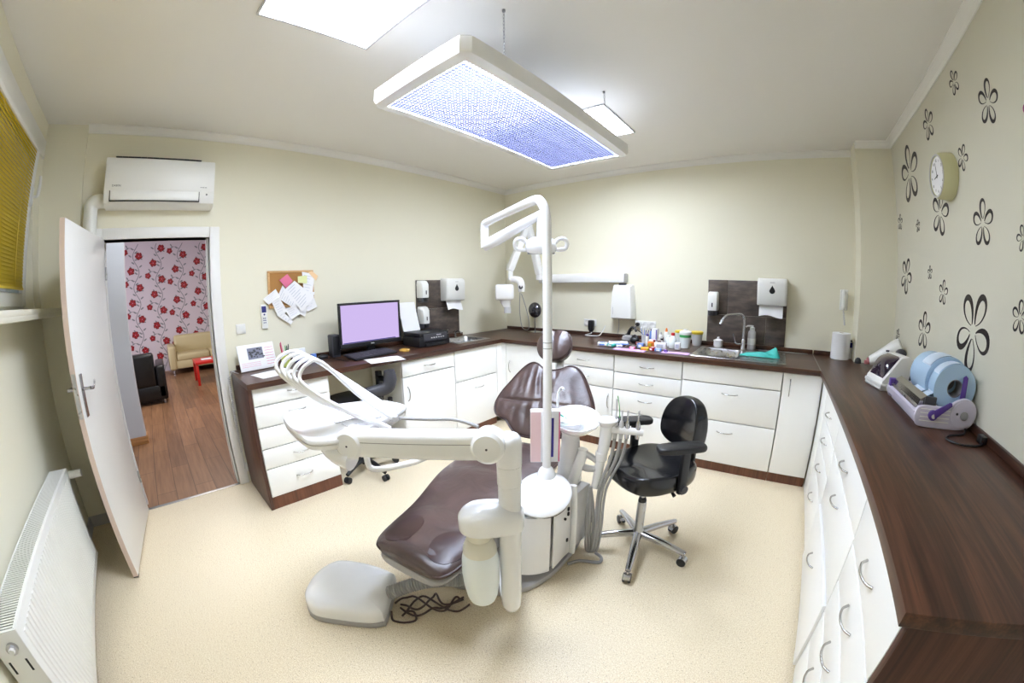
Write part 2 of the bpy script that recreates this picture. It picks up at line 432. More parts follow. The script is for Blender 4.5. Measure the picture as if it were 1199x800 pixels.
lever(1); lever(-1)
b = MB().box((LW, -.011, .985), (LW+.0025, .011, 1.22), .001).box((LW, -.008, 1.12), (LW+.008, .006, 1.15), .002)
b.cyl((LW, 0, 1.0), (LW+.004, 0, 1.0), .004).cyl((LW, 0, 1.2), (LW+.004, 0, 1.2), .004); b.build('lock_plate', 'steel', root, T=TD)
for z in (.25, 1.72):
    b = MB().cyl((.0, .024, z), (.0, .024, z+.09), .008); b.build('hinge', 'steel', root, T=TD)

# window: fixed frame, tilted sash, sill
root = thing('window_1', 'white tilted window behind the yellow blind', 'window', (1.3, -D-.1, WZ0), kind='structure')
b = MB(); f = .07
for lo, hi in (((WX0, WZ0), (WX0+f, WZ1)), ((WX1-f, WZ0), (WX1, WZ1)), ((WX0+f, WZ0), (WX1-f, WZ0+f)), ((WX0+f, WZ1-f), (WX1-f, WZ1))):
    b.box((lo[0], -D-.15, lo[1]), (hi[0], -D-.075, hi[1]), .006)
b.build('window_frame', 'white', root)
ang = math.radians(4.4)
TS = Matrix.Translation((0, -D-.075, WZ0+.03)) @ Matrix.Rotation(-ang, 4, 'X')
b = MB(); x0, x1, h = WX0+.05, WX1-.045, .955; g = .075
for lo, hi in (((x0, 0), (x0+g, h)), ((x1-g, 0), (x1, h)), ((x0+g, 0), (x1-g, g)), ((x0+g, h-g), (x1-g, h))):
    b.box((lo[0], -.03, lo[1]), (hi[0], .03, hi[1]), .006)
b.build('sash', 'white', root, T=TS)
b = MB().box((x0+g, -.008, g), (x1-g, .004, h-g)); b.build('glass_pane', 'glass', root, T=TS)
b = MB().box((x0+.02, .03, .60), (x0+.05, .042, .72), .006).cyl((x0+.035, .042, .66), (x0+.035, .068, .66), .009, n=12)
b.tube([(x0+.035, .068, .66), (x0+.036, .076, .69), (x0+.037, .078, .75), (x0+.037, .074, .79)], [.010, .011, .010, .009], n=10); b.build('window_handle', 'white', root, T=TS)
b = MB().box((.002, -D-.16, 1.532), (3.1, -D+.155, 1.567), .008); b.box((.002, -D+.13, 1.512), (3.1, -D+.155, 1.54), .006); b.build('window_sill', 'cream_w', root)
b = MB().box((.055, -D-.06, WZ0+.99), (WX1, -D+.014, WZ1-.004), .004); b.build('head_board', 'white', root)
# blind on the sash
root = thing('window_blind', 'yellow slatted blind covering the tilted window', 'blind', (1.3, -D-.02, WZ0+.15))
b = MB(); n = 40; z0, z1 = .115, h-.045
bx0, bx1 = x0+.135, x1-.06
for i in range(n):
    z = z0 + (z1-z0)*i/(n-1)
    V = [(bx0, .040, z+.0125), (bx1, .040, z+.0125), (bx1, .0465, z+.003), (bx0, .0465, z+.003), (bx1, .048, z-.0115), (bx0, .048, z-.0115)]
    b.add(V, [(0, 1, 2, 3), (3, 2, 4, 5)])
b.build('slats', 'blind', root, T=TS, recalc=False)
b = MB().box((bx0, .033, h-.038), (bx1, .056, h-.012), .003); b.build('headrail', 'white', root, T=TS)
b = MB().box((bx0, .034, .092), (bx1, .054, .106), .003); b.build('bottom_rail', 'yellow', root, T=TS)
for t in (.08, .36, .64, .92): MB().cyl((bx0+(bx1-bx0)*t, .051, .1), (bx0+(bx1-bx0)*t, .051, h-.02), .0012, n=6).build('ladder_cord', 'yellow', root, T=TS)

# radiator
RX0, RX1, RY0, RY1, RZ0, RZ1 = .66, 2.035, -D+.022, -4.655, .12, .685
root = thing('radiator', 'white ribbed panel radiator on the window wall', 'radiator', (1.35, -4.71, 0))
b = MB().box((RX0, RY1-.012, RZ0), (RX1, RY1, RZ1), .005)
nr = 40
for i in range(nr):
    x = RX0+.05+(RX1-RX0-.1)*i/(nr-1)
    b.rings([[(x-.011, RY1-.001, z), (x-.006, RY1+.0045, z), (x+.006, RY1+.0045, z), (x+.011, RY1-.001, z)] for z in (RZ0+.04, RZ1-.04)])
b.build('front_panel', 'white', root)
b = MB().box((RX0+.01, RY0, RZ0+.02), (RX1-.01, RY0+.012, RZ1-.01)); b.build('rear_panel', 'white', root)
for xa, xb in ((RX0, RX0+.006), (RX1-.006, RX1)):
    sc = MB().box((xa, RY0, RZ0), (xb, RY1-.002, RZ1), .002)
    side = sc.build('side_cover', 'white', root)
    if xb == RX1:
        for zz, yy in ((RZ1-.16, RY0+.02), (RZ1-.16, RY1-.03)):
            MB().box((RX1, yy-.004, zz), (RX1+.0008, yy+.004, zz+.05)).build('side_slot', 'black', side)
b = MB(); n = 96
for i in range(n):
    x = RX0+.008+(RX1-RX0-.016)*i/(n-1); b.box((x-.003, RY0+.008, RZ1-.010), (x+.003, RY1-.008, RZ1-.001))
for yy in (RY0+.002, RY1-.014): b.box((RX0+.006, yy, RZ1-.010), (RX1-.006, yy+.006, RZ1+.0005))
b.build('top_grille', 'white', root)
b = MB()
for k in range(58): 
    x = RX0+.02+(RX1-RX0-.04)*k/57; b.box((x, RY0+.02, RZ0+.06), (x+.0012, RY1-.02, RZ1-.05))
b.build('convector_fins', 'grey', root)
vp = ((RX1), (RY0+RY1)/2+.008, RZ1-.06)
v = MB().cyl(vp, (vp[0]+.012, vp[1], vp[2]), .021, n=24).build('vent_plug', 'chrome', root)
MB().cyl((vp[0]+.012, vp[1], vp[2]), (vp[0]+.024, vp[1], vp[2]), .011, n=6).build('plug_nut', 'white', v)
v = MB().cyl((RX0, RY1-.03, RZ1-.05), (RX0-.04, RY1-.03, RZ1-.05), .014).cyl((RX0-.02, RY1-.03, RZ1-.05), (RX0-.02, RY0-.02, RZ1-.05), .010).build('valve_body', 'chrome', root)
MB().cyl((RX0-.02, RY1-.03, RZ1-.05), (RX0-.02, RY1+.0, RZ1-.05), .018).cyl((RX0-.02, RY1+.0, RZ1-.05), (RX0-.02, RY1+.075, RZ1-.05), .024, .021, n=28).build('thermostat_knob', 'white', v)

# ------------------------------------------------------------------ hall beyond the door
HX = -6.95
b = MB().box((HX-.1, -7.6, -.1), (-.021, -1.2, 0)); struct(b, 'floor_hall', 'planks', 'brown wood plank floor of the waiting room')
b = MB().box((HX-.1, -7.6, 2.95), (-.16, -1.2, 3.05)); struct(b, 'ceiling_hall', 'ceil', 'white ceiling of the waiting room')
b = MB().box((HX-.1, -7.6, 0), (-1.74, -7.5, 2.95)).box((-1.9, -7.5, 0), (-1.74, -4.29, 2.95)); struct(b, 'wall_hall_left', 'hallw', 'white wall end beyond the doorway')
b = MB().box((HX-.1, -1.3, 0), (-.16, -1.2, 2.95)); struct(b, 'wall_hall_right', 'hallw', 'white side wall of the waiting room')
b = MB().box((-1.74, -5.6, 0), (-.16, -5.5, 2.95)); struct(b, 'wall_hall_near', 'hallw', 'white corridor wall beside the doorway')
b = MB().box((-1.74, -5.5, 0), (-1.725, -4.29, .09), .003).box((-1.905, -4.29, 0), (-1.725, -4.275, .09), .003)
struct(b, 'baseboard_hall', 'oak', 'oak baseboard on the white wall end', cat='baseboard')
b = MB().box((HX-.1, -7.5, 0), (HX, -1.3, 2.95), mi=0)
def flower(y, z, r, rot):
    P = []
    for k in range(40):
        a = 2*PI*k/40; rr = r*(.78+.22*abs(math.cos(2.5*a)))*(1+.06*math.sin(9*a+rot*3))
        P.append((HX+.003, y+rr*math.cos(a+rot), z+rr*math.sin(a+rot)))
    b.add(P, [tuple(range(40))], 1)
    for k in range(5):
        a = rot+2*PI*k/5+.3; c = (y+.5*r*math.cos(a), z+.5*r*math.sin(a)); Q = []
        for j in range(10):
            t = 2*PI*j/10; u, w = .34*r*math.cos(t), .13*r*math.sin(t)
            Q.append((HX+.004, c[0]+u*math.cos(a)-w*math.sin(a), c[1]+u*math.sin(a)+w*math.cos(a)))
        b.add(Q, [tuple(range(10))], 2)
    b.add([(HX+.005, y+.14*r*math.cos(2*PI*j/8), z+.14*r*math.sin(2*PI*j/8)) for j in range(8)], [tuple(range(8))], 4)
def leaf(y, z, L, a):
    Q = []
    for j in range(12):
        t = 2*PI*j/12; u, w = L/2*(1+math.cos(t)), .2*L*math.sin(t)
        Q.append((HX+.002, y+u*math.cos(a)-w*math.sin(a), z+u*math.sin(a)+w*math.cos(a)))
    b.add(Q, [tuple(range(12))], 3)
def ribbon(pts, w):
    for (y0, z0), (y1, z1) in zip(pts, pts[1:]):
        d = math.hypot(y1-y0, z1-z0) or 1; ny, nz = -(z1-z0)/d*w, (y1-y0)/d*w
        b.add([(HX+.0015, y0+ny, z0+nz), (HX+.0015, y0-ny, z0-nz), (HX+.0015, y1-ny, z1-nz), (HX+.0015, y1+ny, z1+nz)], [(0, 1, 2, 3)], 3)
for kx in range(-2, 6):
    y0 = -4.42+.52*kx; sh = .16*(kx % 2)
    pts = [(y0+.05+.07*math.sin(2*PI*(z-sh)/.70), z) for z in [i*.05 for i in range(0, 59)]]
    ribbon(pts, .008)
    for j in range(-1, 5):
        z = sh+.70*j+.2
        for (dy, dz, r) in ((-.07, 0, .088), (.12, .33, .088), (-.20, .42, .072)):
            if .1 < z+dz < 2.85: flower(y0+dy, z+dz, r, kx*1.3+j+dz)
        for q in range(9):
            zz = z+q*.078; yy = y0+.05+.07*math.sin(2*PI*(zz-sh)/.70)
            if .1 < zz < 2.8:
                sd = 1 if q % 2 else -1; leaf(yy+.03*sd, zz, .085, (0.6 if sd > 0 else PI-.6)); 
                if q % 3 == 0:
                    ribbon([(yy, zz), (yy+.08*sd, zz+.04), (yy+.17*sd, zz+.05)], .005); leaf(yy+.17*sd, zz+.05, .075, .9 if sd > 0 else 2.2); leaf(yy+.14*sd, zz+.05, .07, -.5 if sd > 0 else 3.6)
struct(b, 'wall_hall_far', ['wallp', 'dred', 'red', 'stem', 'pink'], 'waiting room wall with red flowered wallpaper', recalc=False)

# waiting-room furniture
root = thing('sofa', 'beige leather sofa against the red flowered wallpaper', 'sofa', (-6.5, -2.9, 0))
MB().box((-6.93, -3.79, .12), (-6.14, -1.95, .30), .03).build('base', 'beige', root)
for y in (-3.79, -2.1): MB().box((-6.93, y, .10), (-6.12, y+.17, .62), .05, seg=3).build('armrest', 'beige', root)
MB().box((-6.93, -3.62, .25), (-6.68, -2.1, .80), .06, seg=3).build('backrest', 'beige', root)
for y in (-3.615, -2.855): MB().box((-6.70, y, .28), (-6.13, y+.75, .44), .05, seg=3).build('seat_cushion', 'beige', root)
for x, y in ((-6.2, -3.70), (-6.2, -2.02), (-6.85, -3.7), (-6.85, -2.02)): MB().cyl((x, y, 0), (x, y, .13), .02).build('leg', 'steel', root)
root = thing('armchair', 'black leather armchair beyond the doorway, beside the red table', 'armchair', (-4.1, -4.3, 0))
MB().box((-4.50, -4.72, .06), (-3.62, -3.93, .30), .03).build('base', 'armch', root)
MB().box((-4.50, -4.08, .08), (-3.62, -3.925, .60), .04, seg=3).build('armrest', 'armch', root)
MB().box((-4.50, -4.75, .08), (-3.62, -4.60, .60), .04, seg=3).build('armrest', 'armch', root)
MB().box((-3.82, -4.60, .28), (-3.60, -4.08, .80), .05, seg=3).build('backrest', 'armch', root)
MB().box((-4.50, -4.595, .28), (-3.83, -4.085, .44), .04, seg=3).build('seat_cushion', 'armch', root)
for x, y in ((-4.42, -4.66), (-4.42, -4.0), (-3.7, -4.66), (-3.7, -4.0)): MB().cyl((x, y, 0), (x, y, .07), .02).build('leg', 'steel', root)
root = thing('coffee_table', 'low glossy red square table in the waiting room', 'table', (-4.85, -3.05, 0))
MB().box((-5.17, -3.35, .385), (-4.50, -2.78, .43), .004).build('table_top', 'tablered', root)
for x in (-5.165, -4.56):
    for y in (-3.345, -2.84): MB().box((x, y, 0), (x+.05, y+.05, .386), .003).build('leg', 'tablered', root)
MB().box((-4.95, -3.2, .4305), (-4.72, -3.0, .434)).build('magazine', 'paper', label='pale magazine lying on the red table', cat='magazine')

# ------------------------------------------------------------------ lights of the room
def recessed(x0, y0, label):
    root = thing('ceiling_light', label, 'ceiling light', (x0+.3, y0+.3, H-.03), group='recessed louvred ceiling lights')
    x1, y1 = x0+.6, y0+.6; z = H
    b = MB()
    for lo, hi in (((x0, y0), (x0+.012, y1)), ((x1-.012, y0), (x1, y1)), ((x0+.012, y0), (x1-.012, y0+.012)), ((x0+.012, y1-.012), (x1-.012, y1))): b.box((lo[0], lo[1], z-.012), (hi[0], hi[1], z-.0005))
    b.build('frame', 'lgrey', root)
    MB().box((x0+.012, y0+.012, z-.004), (x1-.012, y1-.012, z-.001)).build('diffuser', 'panelglow', root)
    for i in range(1, 4):
        x = x0+.6*i/4; MB().box((x-.004, y0+.012, z-.011), (x+.004, y1-.012, z-.0045)).build('spine', 'alu', root)
    b = MB()
    for i in range(4):
        for j in range(1, 9):
            b.box((x0+.6*i/4+.006, y0+.6*j/9-.001, z-.011), (x0+.6*(i+1)/4-.006, y0+.6*j/9+.001, z-.005))
    b.build('cross_blades', 'alu', root)
recessed(1.59, -3.63, 'square recessed ceiling light cut by the top edge of the photo')
recessed(1.61, -1.575, 'square recessed ceiling light beyond the hanging lamp')

LX0, LX1, LY0, LY1, LZ0, LZ1 = 1.672, 2.335, -3.03, -1.46, 2.425, 2.515
root = thing('pendant_lamp', 'large flat hanging daylight lamp with louvred underside above the dental chair', 'ceiling lamp', (2.0, -2.245, LZ0))
def octo(x0, y0, x1, y1, c): return [(x0+c, y0), (x1-c, y0), (x1, y0+c), (x1, y1-c), (x1-c, y1), (x0+c, y1), (x0, y1-c), (x0, y0+c)]
o1, o2, o3 = octo(LX0, LY0, LX1, LY1, .035), octo(LX0+.008, LY0+.008, LX1-.008, LY1-.008, .033), octo(LX0+.06, LY0+.06, LX1-.06, LY1-.06, .004)
b = MB()
R3 = lambda o, z: [(x, y, z) for x, y in o]
b.rings([R3(o2, LZ1), R3(o1, LZ1-.008), R3(o1, LZ0+.022), R3(o2, LZ0+.006), R3(o3, LZ0), R3(o3, LZ0+.03)], cap0=True, cap1=False)
b.build('housing', 'unit', root)
MB().prism(octo(LX0+.012, LY0+.012, LX1-.012, LY1-.012, .03), LZ1-.001, LZ1+.004).build('bounce_cover', 'covergrey', root, label='unseen grey cover added to dim light bounced onto the ceiling')  # added out of sight, grey so less panel light bounces to the ceiling
b = MB().box((LX0+.060, LY0+.060, LZ0+.0285), (LX1-.060, LY1-.060, LZ0+.031)); b.build('reflector', 'white', root)
ny = 7
for i in range(4):
    x = LX0+.06+(LX1-LX0-.12)*(i+.5)/4
    MB().box((x-.062, LY0+.065, LZ0+.0245), (x+.062, LY1-.065, LZ0+.0275)).build('light_tube', 'tube', root)
b = MB(); s = .0195; wx, wy = LX1-LX0-.124, LY1-LY0-.124
for i in range(1, int(wx/s)):
    x = LX0+.062+i*s; b.box((x-.0014, LY0+.062, LZ0+.002), (x+.0014, LY1-.062, LZ0+.011))
for j in range(1, int(wy/s)):
    y = LY0+.062+j*s; b.box((LX0+.062, y-.0014, LZ0+.002), (LX1-.062, y+.0014, LZ0+.011))
b.build('louvre_grid', 'louvre', root)
for xs in (.05, .074): MB().box((LX0+xs, LY0-.0008, LZ0+.035), (LX0+xs+.017, LY0+.001, LZ0+.058)).build('switch_plate', 'lgrey', root)
def chain(x, y):
    c = MB().cyl((x, y, H-.0005), (x, y, H-.012), .008, n=10); z = H-.012; k = 0
    while z > LZ1-.002:
        pts = []
        for a in range(10):
            t = 2*PI*a/10; u, v = .0045*math.cos(t), .012*math.sin(t)
            pts.append((x+(u if k % 2 else 0), y+(0 if k % 2 else u), z-.010+v))
        c.tube(pts, .0013, n=6, smooth=False, closed=True); z -= .0195; k += 1
    c.build('chain', 'grey', root)
for x in (1.70, 2.285):
    for y in (-2.745, -1.73): chain(x, y)
# ------------------------------------------------------------------ fitted cabinets
TA, TB, TC = frame((.60, 0, 0), PI/2), frame((0, -.815, 0), 0), frame((3.68, 0, 0), -PI/2)
def handle(T, u, z, vert=False, parent=None, L=.13):
    b = MB(); n = 9; P = []
    for i in range(n):
        t = -1+2*i/(n-1); P.append((t*L/2, -.002-.030*(1-t*t)**.6 if abs(t) < 1 else -.002))
    pts = [(u+(0 if vert else a), d, z+(a if vert else 0)) for a, d in P]
    b.tube(pts, [.0048]+[.0042]*(n-2)+[.0048], n=10, sub=4)
    return b.build('handle', 'hand', parent, T=T)
def cabinet(T, name, label, u0, u1, fronts, zb=.08, depth=.52, sides='cab', base=True, group=None):
    c = T @ V3(((u0+u1)/2, .2, 0))
    root = thing(name, label, 'cabinet', (c.x, c.y, 0), group=group)
    b = MB(); t = .016
    b.box((u0, .02, zb), (u0+t, depth, HW-.042)).box((u1-t, .02, zb), (u1, depth, HW-.042)).box((u0+t, .02, zb), (u1-t, depth, zb+t)).box((u0+t, depth-.01, zb+t), (u1-t, depth, HW-.042)).box((u0+t, .02, HW-.06), (u1-t, .1, HW-.042))
    b.build('carcass', sides, root, T=T)
    if base: MB().box((u0, .022, 0), (u1, .04, zb-.004)).build('plinth', 'plinth', root, T=T, label='brown wooden plinth')
    g = .0026
    for kind, z0, z1, hu, hz, *pull in fronts:
        p = pull[0] if pull else 0
        f = MB().box((u0+g, -p, z0+g), (u1-g, .018-p, z1-g), .0015).build({'D': 'drawer', 'd': 'door', 'p': 'panel'}[kind], 'cab', root, T=T)
        if p: MB().box((u0+.02, .018-p, z0+.03), (u1-.02, .018, z1-.08)).build('drawer_box', 'lgrey', f, T=T)
        if hu is not None: handle(T @ Matrix.Translation((0, -p, 0)), hu, hz, kind == 'd', f)
    return root
# --- door-wall run
yA = -3.395
r = cabinet(TA, 'drawer_cabinet', 'white five-drawer cabinet with brown side at the left end of the desk', yA, -2.812,
    [('D', .787, .912, -3.075, .862), ('D', .63, .785, -3.085, .712), ('D', .475, .628, -3.09, .555), ('D', .322, .473, -3.10, .40), ('D', .098, .32, -3.11, .215)], zb=.095)
MB().box((yA-.028, .0, 0), (yA-.002, .585, HW-.042), .001).build('side_panel', 'wood_z', r, T=TA, label='brown wood side panel')
MB().box((yA-.002, .004, .0), (-2.812, .02, .094)).build('toe_board', 'plinth', r, T=TA, label='brown toe board')
cabinet(TA, 'base_cabinet', 'white cabinet with one drawer over one door, right of the desk knee space', -2.135, -1.522, [('D', .768, .905, -1.83, .838), ('d', .085, .764, -2.088, .615)])
cabinet(TA, 'base_cabinet', 'white cabinet below the small left-hand sink, tall plain panel over a drawer', -1.518, -.90, [('p', .597, .912, None, 0), ('D', .085, .593, -1.19, .497)])
b = MB().box((-.896, -.0, .08), (-.845, .018, .912)); b.box((-.845, .0, .08), (-.8165, .012, .912)).box((-.8145, -.058, .08), (-.798, .06, .912))
struct(b, 'trim_7', 'cab', 'white corner filler strip between the two cabinet runs', T=TA, cat='filler')
# --- back-wall run
cabinet(TB, 'base_cabinet', 'white one-door corner cabinet left of the brown backrest', .66, 1.297, [('d', .085, .912, .72, .66)], depth=.78)
cabinet(TB, 'base_cabinet', 'white cabinet behind the headrest, two drawers over one door', 1.30, 1.926, [('D', .768, .912, 1.612, .832), ('D', .598, .765, 1.612, .68), ('d', .085, .595, 1.885, .47)], depth=.78)
cabinet(TB, 'drawer_cabinet', 'white four-drawer cabinet under the bottles and tubs', 1.93, 2.553, [('D', .757, .912, 2.24, .828), ('D', .596, .754, 2.24, .676), ('D', .395, .593, 2.24, .52), ('D', .085, .392, 2.24, .32)], depth=.78)
cabinet(TB, 'sink_cabinet', 'white cabinet under the right-hand sink with two deep drawers', 2.557, 3.366, [('p', .765, .912, None, 0), ('D', .457, .762, 2.965, .69), ('D', .085, .454, 2.96, .365)], depth=.78)
cabinet(TB, 'base_cabinet', 'narrow white one-door cabinet in the right-hand corner', 3.372, 3.676, [('d', .085, .912, 3.43, .80)], depth=.78)
# --- right-hand run (u = -y)
cabinet(TC, 'base_cabinet', 'plain white corner panel unit at the start of the right-hand run', .838, 1.10, [('p', .03, .912, None, 0)], zb=.035, base=False, depth=.62)
cabinet(TC, 'drawer_cabinet', 'white drawer cabinet of the right-hand run nearest the corner', 1.104, 1.768, [('D', .717, .912, 1.43, .80), ('D', .545, .714, 1.43, .634), ('D', .37, .542, 1.43, .455), ('D', .03, .367, 1.43, .25)], zb=.035, base=False, depth=.62)
cabinet(TC, 'drawer_cabinet', 'white drawer cabinet of the right-hand run with its bottom drawer pulled out slightly', 1.772, 2.607, [('D', .712, .912, 2.16, .79), ('D', .398, .709, 2.165, .618), ('D', .03, .394, 2.115, .25, .011)], zb=.035, base=False, depth=.62)
r = cabinet(TC, 'drawer_cabinet', 'white five-drawer cabinet at the near end of the right-hand run', 2.611, 3.212, [('D', .70, .912, 2.90, .785), ('D', .535, .697, 2.91, .616), ('D', .375, .532, 2.915, .454), ('D', .21, .372, 2.9, .295), ('D', .03, .207, 2.9, .12)], zb=.035, base=False, depth=.62)
MB().box((3.214, -.0, 0), (3.24, .653, HW-.042), .001).build('side_panel', 'wood_z', r, T=TC, label='dark brown wood end panel')
# --- worktops
def worktop(name, label, lo, hi, hole, m, ups):
    b = MB(); z0, z1 = HW-.04, HW
    if hole:
        (hx0, hy0), (hx1, hy1) = hole
        b.box((lo[0], lo[1], z0), (hi[0], hy0, z1)).box((lo[0], hy1, z0), (hi[0], hi[1], z1)).box((lo[0], hy0, z0), (hx0, hy1, z1)).box((hx1, hy0, z0), (hi[0], hy1, z1))
    else: b.prism([(lo[0], lo[1]), (hi[0], lo[1]), (hi[0], -.248), (4.006, -.248), (4.006, hi[1]), (lo[0], hi[1])], z0, z1, r=.004)
    root = thing(name, label, 'worktop', ((lo[0]+hi[0])/2, (lo[1]+hi[1])/2, z0))
    b.build('top', m, root)
    for l, h in ups: MB().box((l[0], l[1], z1), (h[0], h[1], z1+.038), .004).build('upstand', m, root)
    return root
worktop('worktop', 'brown wood desk worktop along the door wall with the monitor', (.002, yA-.032, 0), (.628, -.842, 0), ((.14, -1.33), (.46, -.905)), 'wood_y', [((.002, yA+.02), (.02, -.845))])
worktop('worktop', 'brown wood worktop along the back wall with the bottles and right-hand sink', (.002, -.841, 0), (3.648, -.002, 0), ((2.63, -.66), (2.985, -.235)), 'wood_x', [((.022, -.02), (3.648, -.002))])
worktop('worktop', 'long brown wood worktop on the right holding the sealing machine', (3.652, -3.25, 0), (W-.002, -.002, 0), None, 'wood_y', [((W-.02, -3.25), (W-.002, -.247)), ((3.66, -.02), (4.008, -.002))])
b = MB().box((3.645, -.840, HW+.0004), (3.655, -.022, HW+.0022), .0006); b.build('joint_strip', 'alu', label='thin metal joint strip between the back and right worktops', cat='joint strip')
# --- sinks
def sink(label, rim, bowl, dz, depth=.14, drain=None):
    (x0, y0), (x1, y1) = rim; (a0, c0), (a1, c1) = bowl
    root = thing('sink', label, 'sink', ((a0+a1)/2, (c0+c1)/2, HW))
    z = HW+.0008; t = .004
    def rr(x0, y0, x1, y1, r, n=6):
        P = []
        for cx, cy, s in ((x1-r, y1-r, 0), (x0+r, y1-r, 1), (x0+r, y0+r, 2), (x1-r, y0+r, 3)):
            for k in range(n+1):
                a = PI/2*(s+k/n); P.append((cx+r*math.cos(a), cy+r*math.sin(a)))
        return P
    lv = [(rr(x0, y0, x1, y1, .02), z), (rr(x0+.004, y0+.004, x1-.004, y1-.004, .02), z+t), (rr(a0, c0, a1, c1, .05), z+t), (rr(a0+.004, c0+.004, a1-.004, c1-.004, .05), z-.004),
          (rr(a0+.015, c0+.015, a1-.015, c1-.015, .05), z-depth+.03), (rr(a0+.045, c0+.045, a1-.045, c1-.045, .04), z-depth)]
    MB().rings([[(p[0], p[1], zz) for p in P] for P, zz in lv], cap0=False, cap1=True).build('basin', 'steel', root)
    m = ((a0+a1)/2, (c0+c1)/2)
    MB().lathe([(.0, .002), (.03, .002), (.036, .004), (.036, 0)], (m[0], m[1], z-depth), n=24).build('drain', 'chrome', root)
    if drain:
        (d0, e0), (d1, e1) = drain; b = MB()
        for i in range(7):
            y = e0+.05+(e1-e0-.1)*i/6; b.box((d0+.03, y-.006, z+t-.0005), (d1-.03, y+.006, z+t+.002), .001)
        b.build('drainer_ribs', 'steel', root)
    return root
sink('small steel sink under the left-hand brown tile panel', ((.10, -1.36), (.50, -.875)), ((.145, -1.325), (.455, -.91)), 0)
sink('steel sink with drainer on the back worktop under the right-hand tile panel', ((2.585, -.735), (3.385, -.15)), ((2.635, -.655), (2.98, -.24)), 0, drain=((3.0, -.70), (3.36, -.19)))
b = MB().box((3.13, -.10, HW+.0006), (3.60, -.045, HW+.006), .002); b.build('metal_strip', 'alu', label='flat metal strip lying along the back edge behind the right-hand sink', cat='strip')
# faucets
root = thing('faucet', 'tall chrome faucet with a swan neck at the right-hand sink', 'faucet', (2.985, -.185, HW))
MB().lathe([(.026, 0), (.026, .012), (.02, .02), (.019, .09), (.012, .1)], (2.985, -.185, HW+.005)).build('body', 'chrome', root)
MB().tube([(2.985, -.185, HW+.10), (2.985, -.185, HW+.22), (2.982, -.188, HW+.30), (2.955, -.215, HW+.335), (2.90, -.26, HW+.335), (2.835, -.315, HW+.325), (2.80, -.345, HW+.285)], .0125, n=14).build('spout', 'chrome', root)
MB().tube([(2.80, -.345, HW+.285), (2.785, -.358, HW+.245)], [.017, .017], n=14).build('spray_head', 'chrome', root)
MB().tube([(2.97, -.2, HW+.06), (2.925, -.24, HW+.07), (2.90, -.255, HW+.13), (2.895, -.26, HW+.16)], [.009, .008, .007, .008], n=10).build('lever', 'chrome', root)
root = thing('faucet', 'low chrome two-part tap at the small left-hand sink', 'faucet', (.07, -1.12, HW))
for yy, hh in ((-1.20, .10), (-1.07, .075)):
    MB().lathe([(.018, 0), (.014, .015), (.012, hh*.7), (.016, hh), (.0, hh+.006)], (.13, yy, HW+.005)).build('tap_body', 'chrome', root)
MB().tube([(.13, -1.07, HW+.06), (.19, -1.07, HW+.085), (.23, -1.07, HW+.06)], .008, n=10).build('spout', 'chrome', root)
MB().box((.105, -1.215, HW+.10), (.155, -1.185, HW+.112), .004).build('lever', 'chrome', root)
# tile panels
b = MB()
def tiles(b, pts, T): 
    for lo, hi in pts: b.box((lo[0]+.001, 0, lo[1]+.001), (hi[0]-.001, .012, hi[1]-.001), .0015, T=T)
TT = frame((.0125, 0, 0), PI/2)
b = MB(); tiles(b, [((-1.505, 1.30), (-1.2, 1.613)), ((-1.505, .995), (-1.35, 1.30)), ((-1.35, .995), (-.89, 1.30)), ((-1.2, 1.30), (-.89, 1.613))], TT)
b.build('tile_panel', 'tile', label='brown slate tile panel above the small left-hand sink', cat='tile splashback')
TT2 = frame((0, -.0125, 0), 0)
b = MB(); tiles(b, [((2.60, 1.265), (2.80, 1.605)), ((2.80, 1.265), (3.375, 1.605)), ((2.60, .995), (3.18, 1.265)), ((3.18, .995), (3.375, 1.265))], TT2)
b.build('tile_panel', 'tile', label='brown slate tile panel above the right-hand sink', cat='tile splashback')
# ------------------------------------------------------------------ dental chair
chair = thing('dental_chair', 'reclined dental chair in brown leather in the middle of the room', 'dental chair', (2.05, -2.6, 0))
def superring(c, lat, up, hw, ht, n=40, p=2.6, crown=0.0):
    P = []
    for k in range(n):
        a = 2*PI*k/n; ca, sa = math.cos(a), math.sin(a)
        u = hw*math.copysign(abs(ca)**(2/p), ca); w = ht*math.copysign(abs(sa)**(2/p), sa)
        P.append(tuple(V3(c)+V3(lat)*u+V3(up)*(w+(crown*(1-(u/hw)**2) if sa > 0 else 0))))
    return P
def interp(st, n):
    out = []
    for i in range(len(st)-1):
        for k in range(n):
            t = k/n; a = [st[max(i-1, 0)], st[i], st[i+1], st[min(i+2, len(st)-1)]]
            out.append(tuple(.5*((2*a[1][j])+(a[2][j]-a[0][j])*t+(2*a[0][j]-5*a[1][j]+4*a[2][j]-a[3][j])*t*t+(3*a[1][j]-a[0][j]-3*a[2][j]+a[3][j])*t**3) for j in range(len(a[0]))))
    out.append(st[-1]); return out
lat = V3((.988, .152, 0)); upz = V3((0, 0, 1))
st = [(2.155, -3.275, .428, .145, .020), (2.152, -3.255, .434, .188, .032), (2.135, -3.17, .442, .217, .040), (2.078, -2.93, .454, .238, .043), (1.972, -2.62, .468, .272, .046),
      (1.93, -2.38, .470, .272, .048), (1.925, -2.17, .462, .245, .048), (1.912, -2.08, .458, .20, .042), (1.908, -2.05, .457, .15, .022)]
fine = interp(st, 10)
rings = []
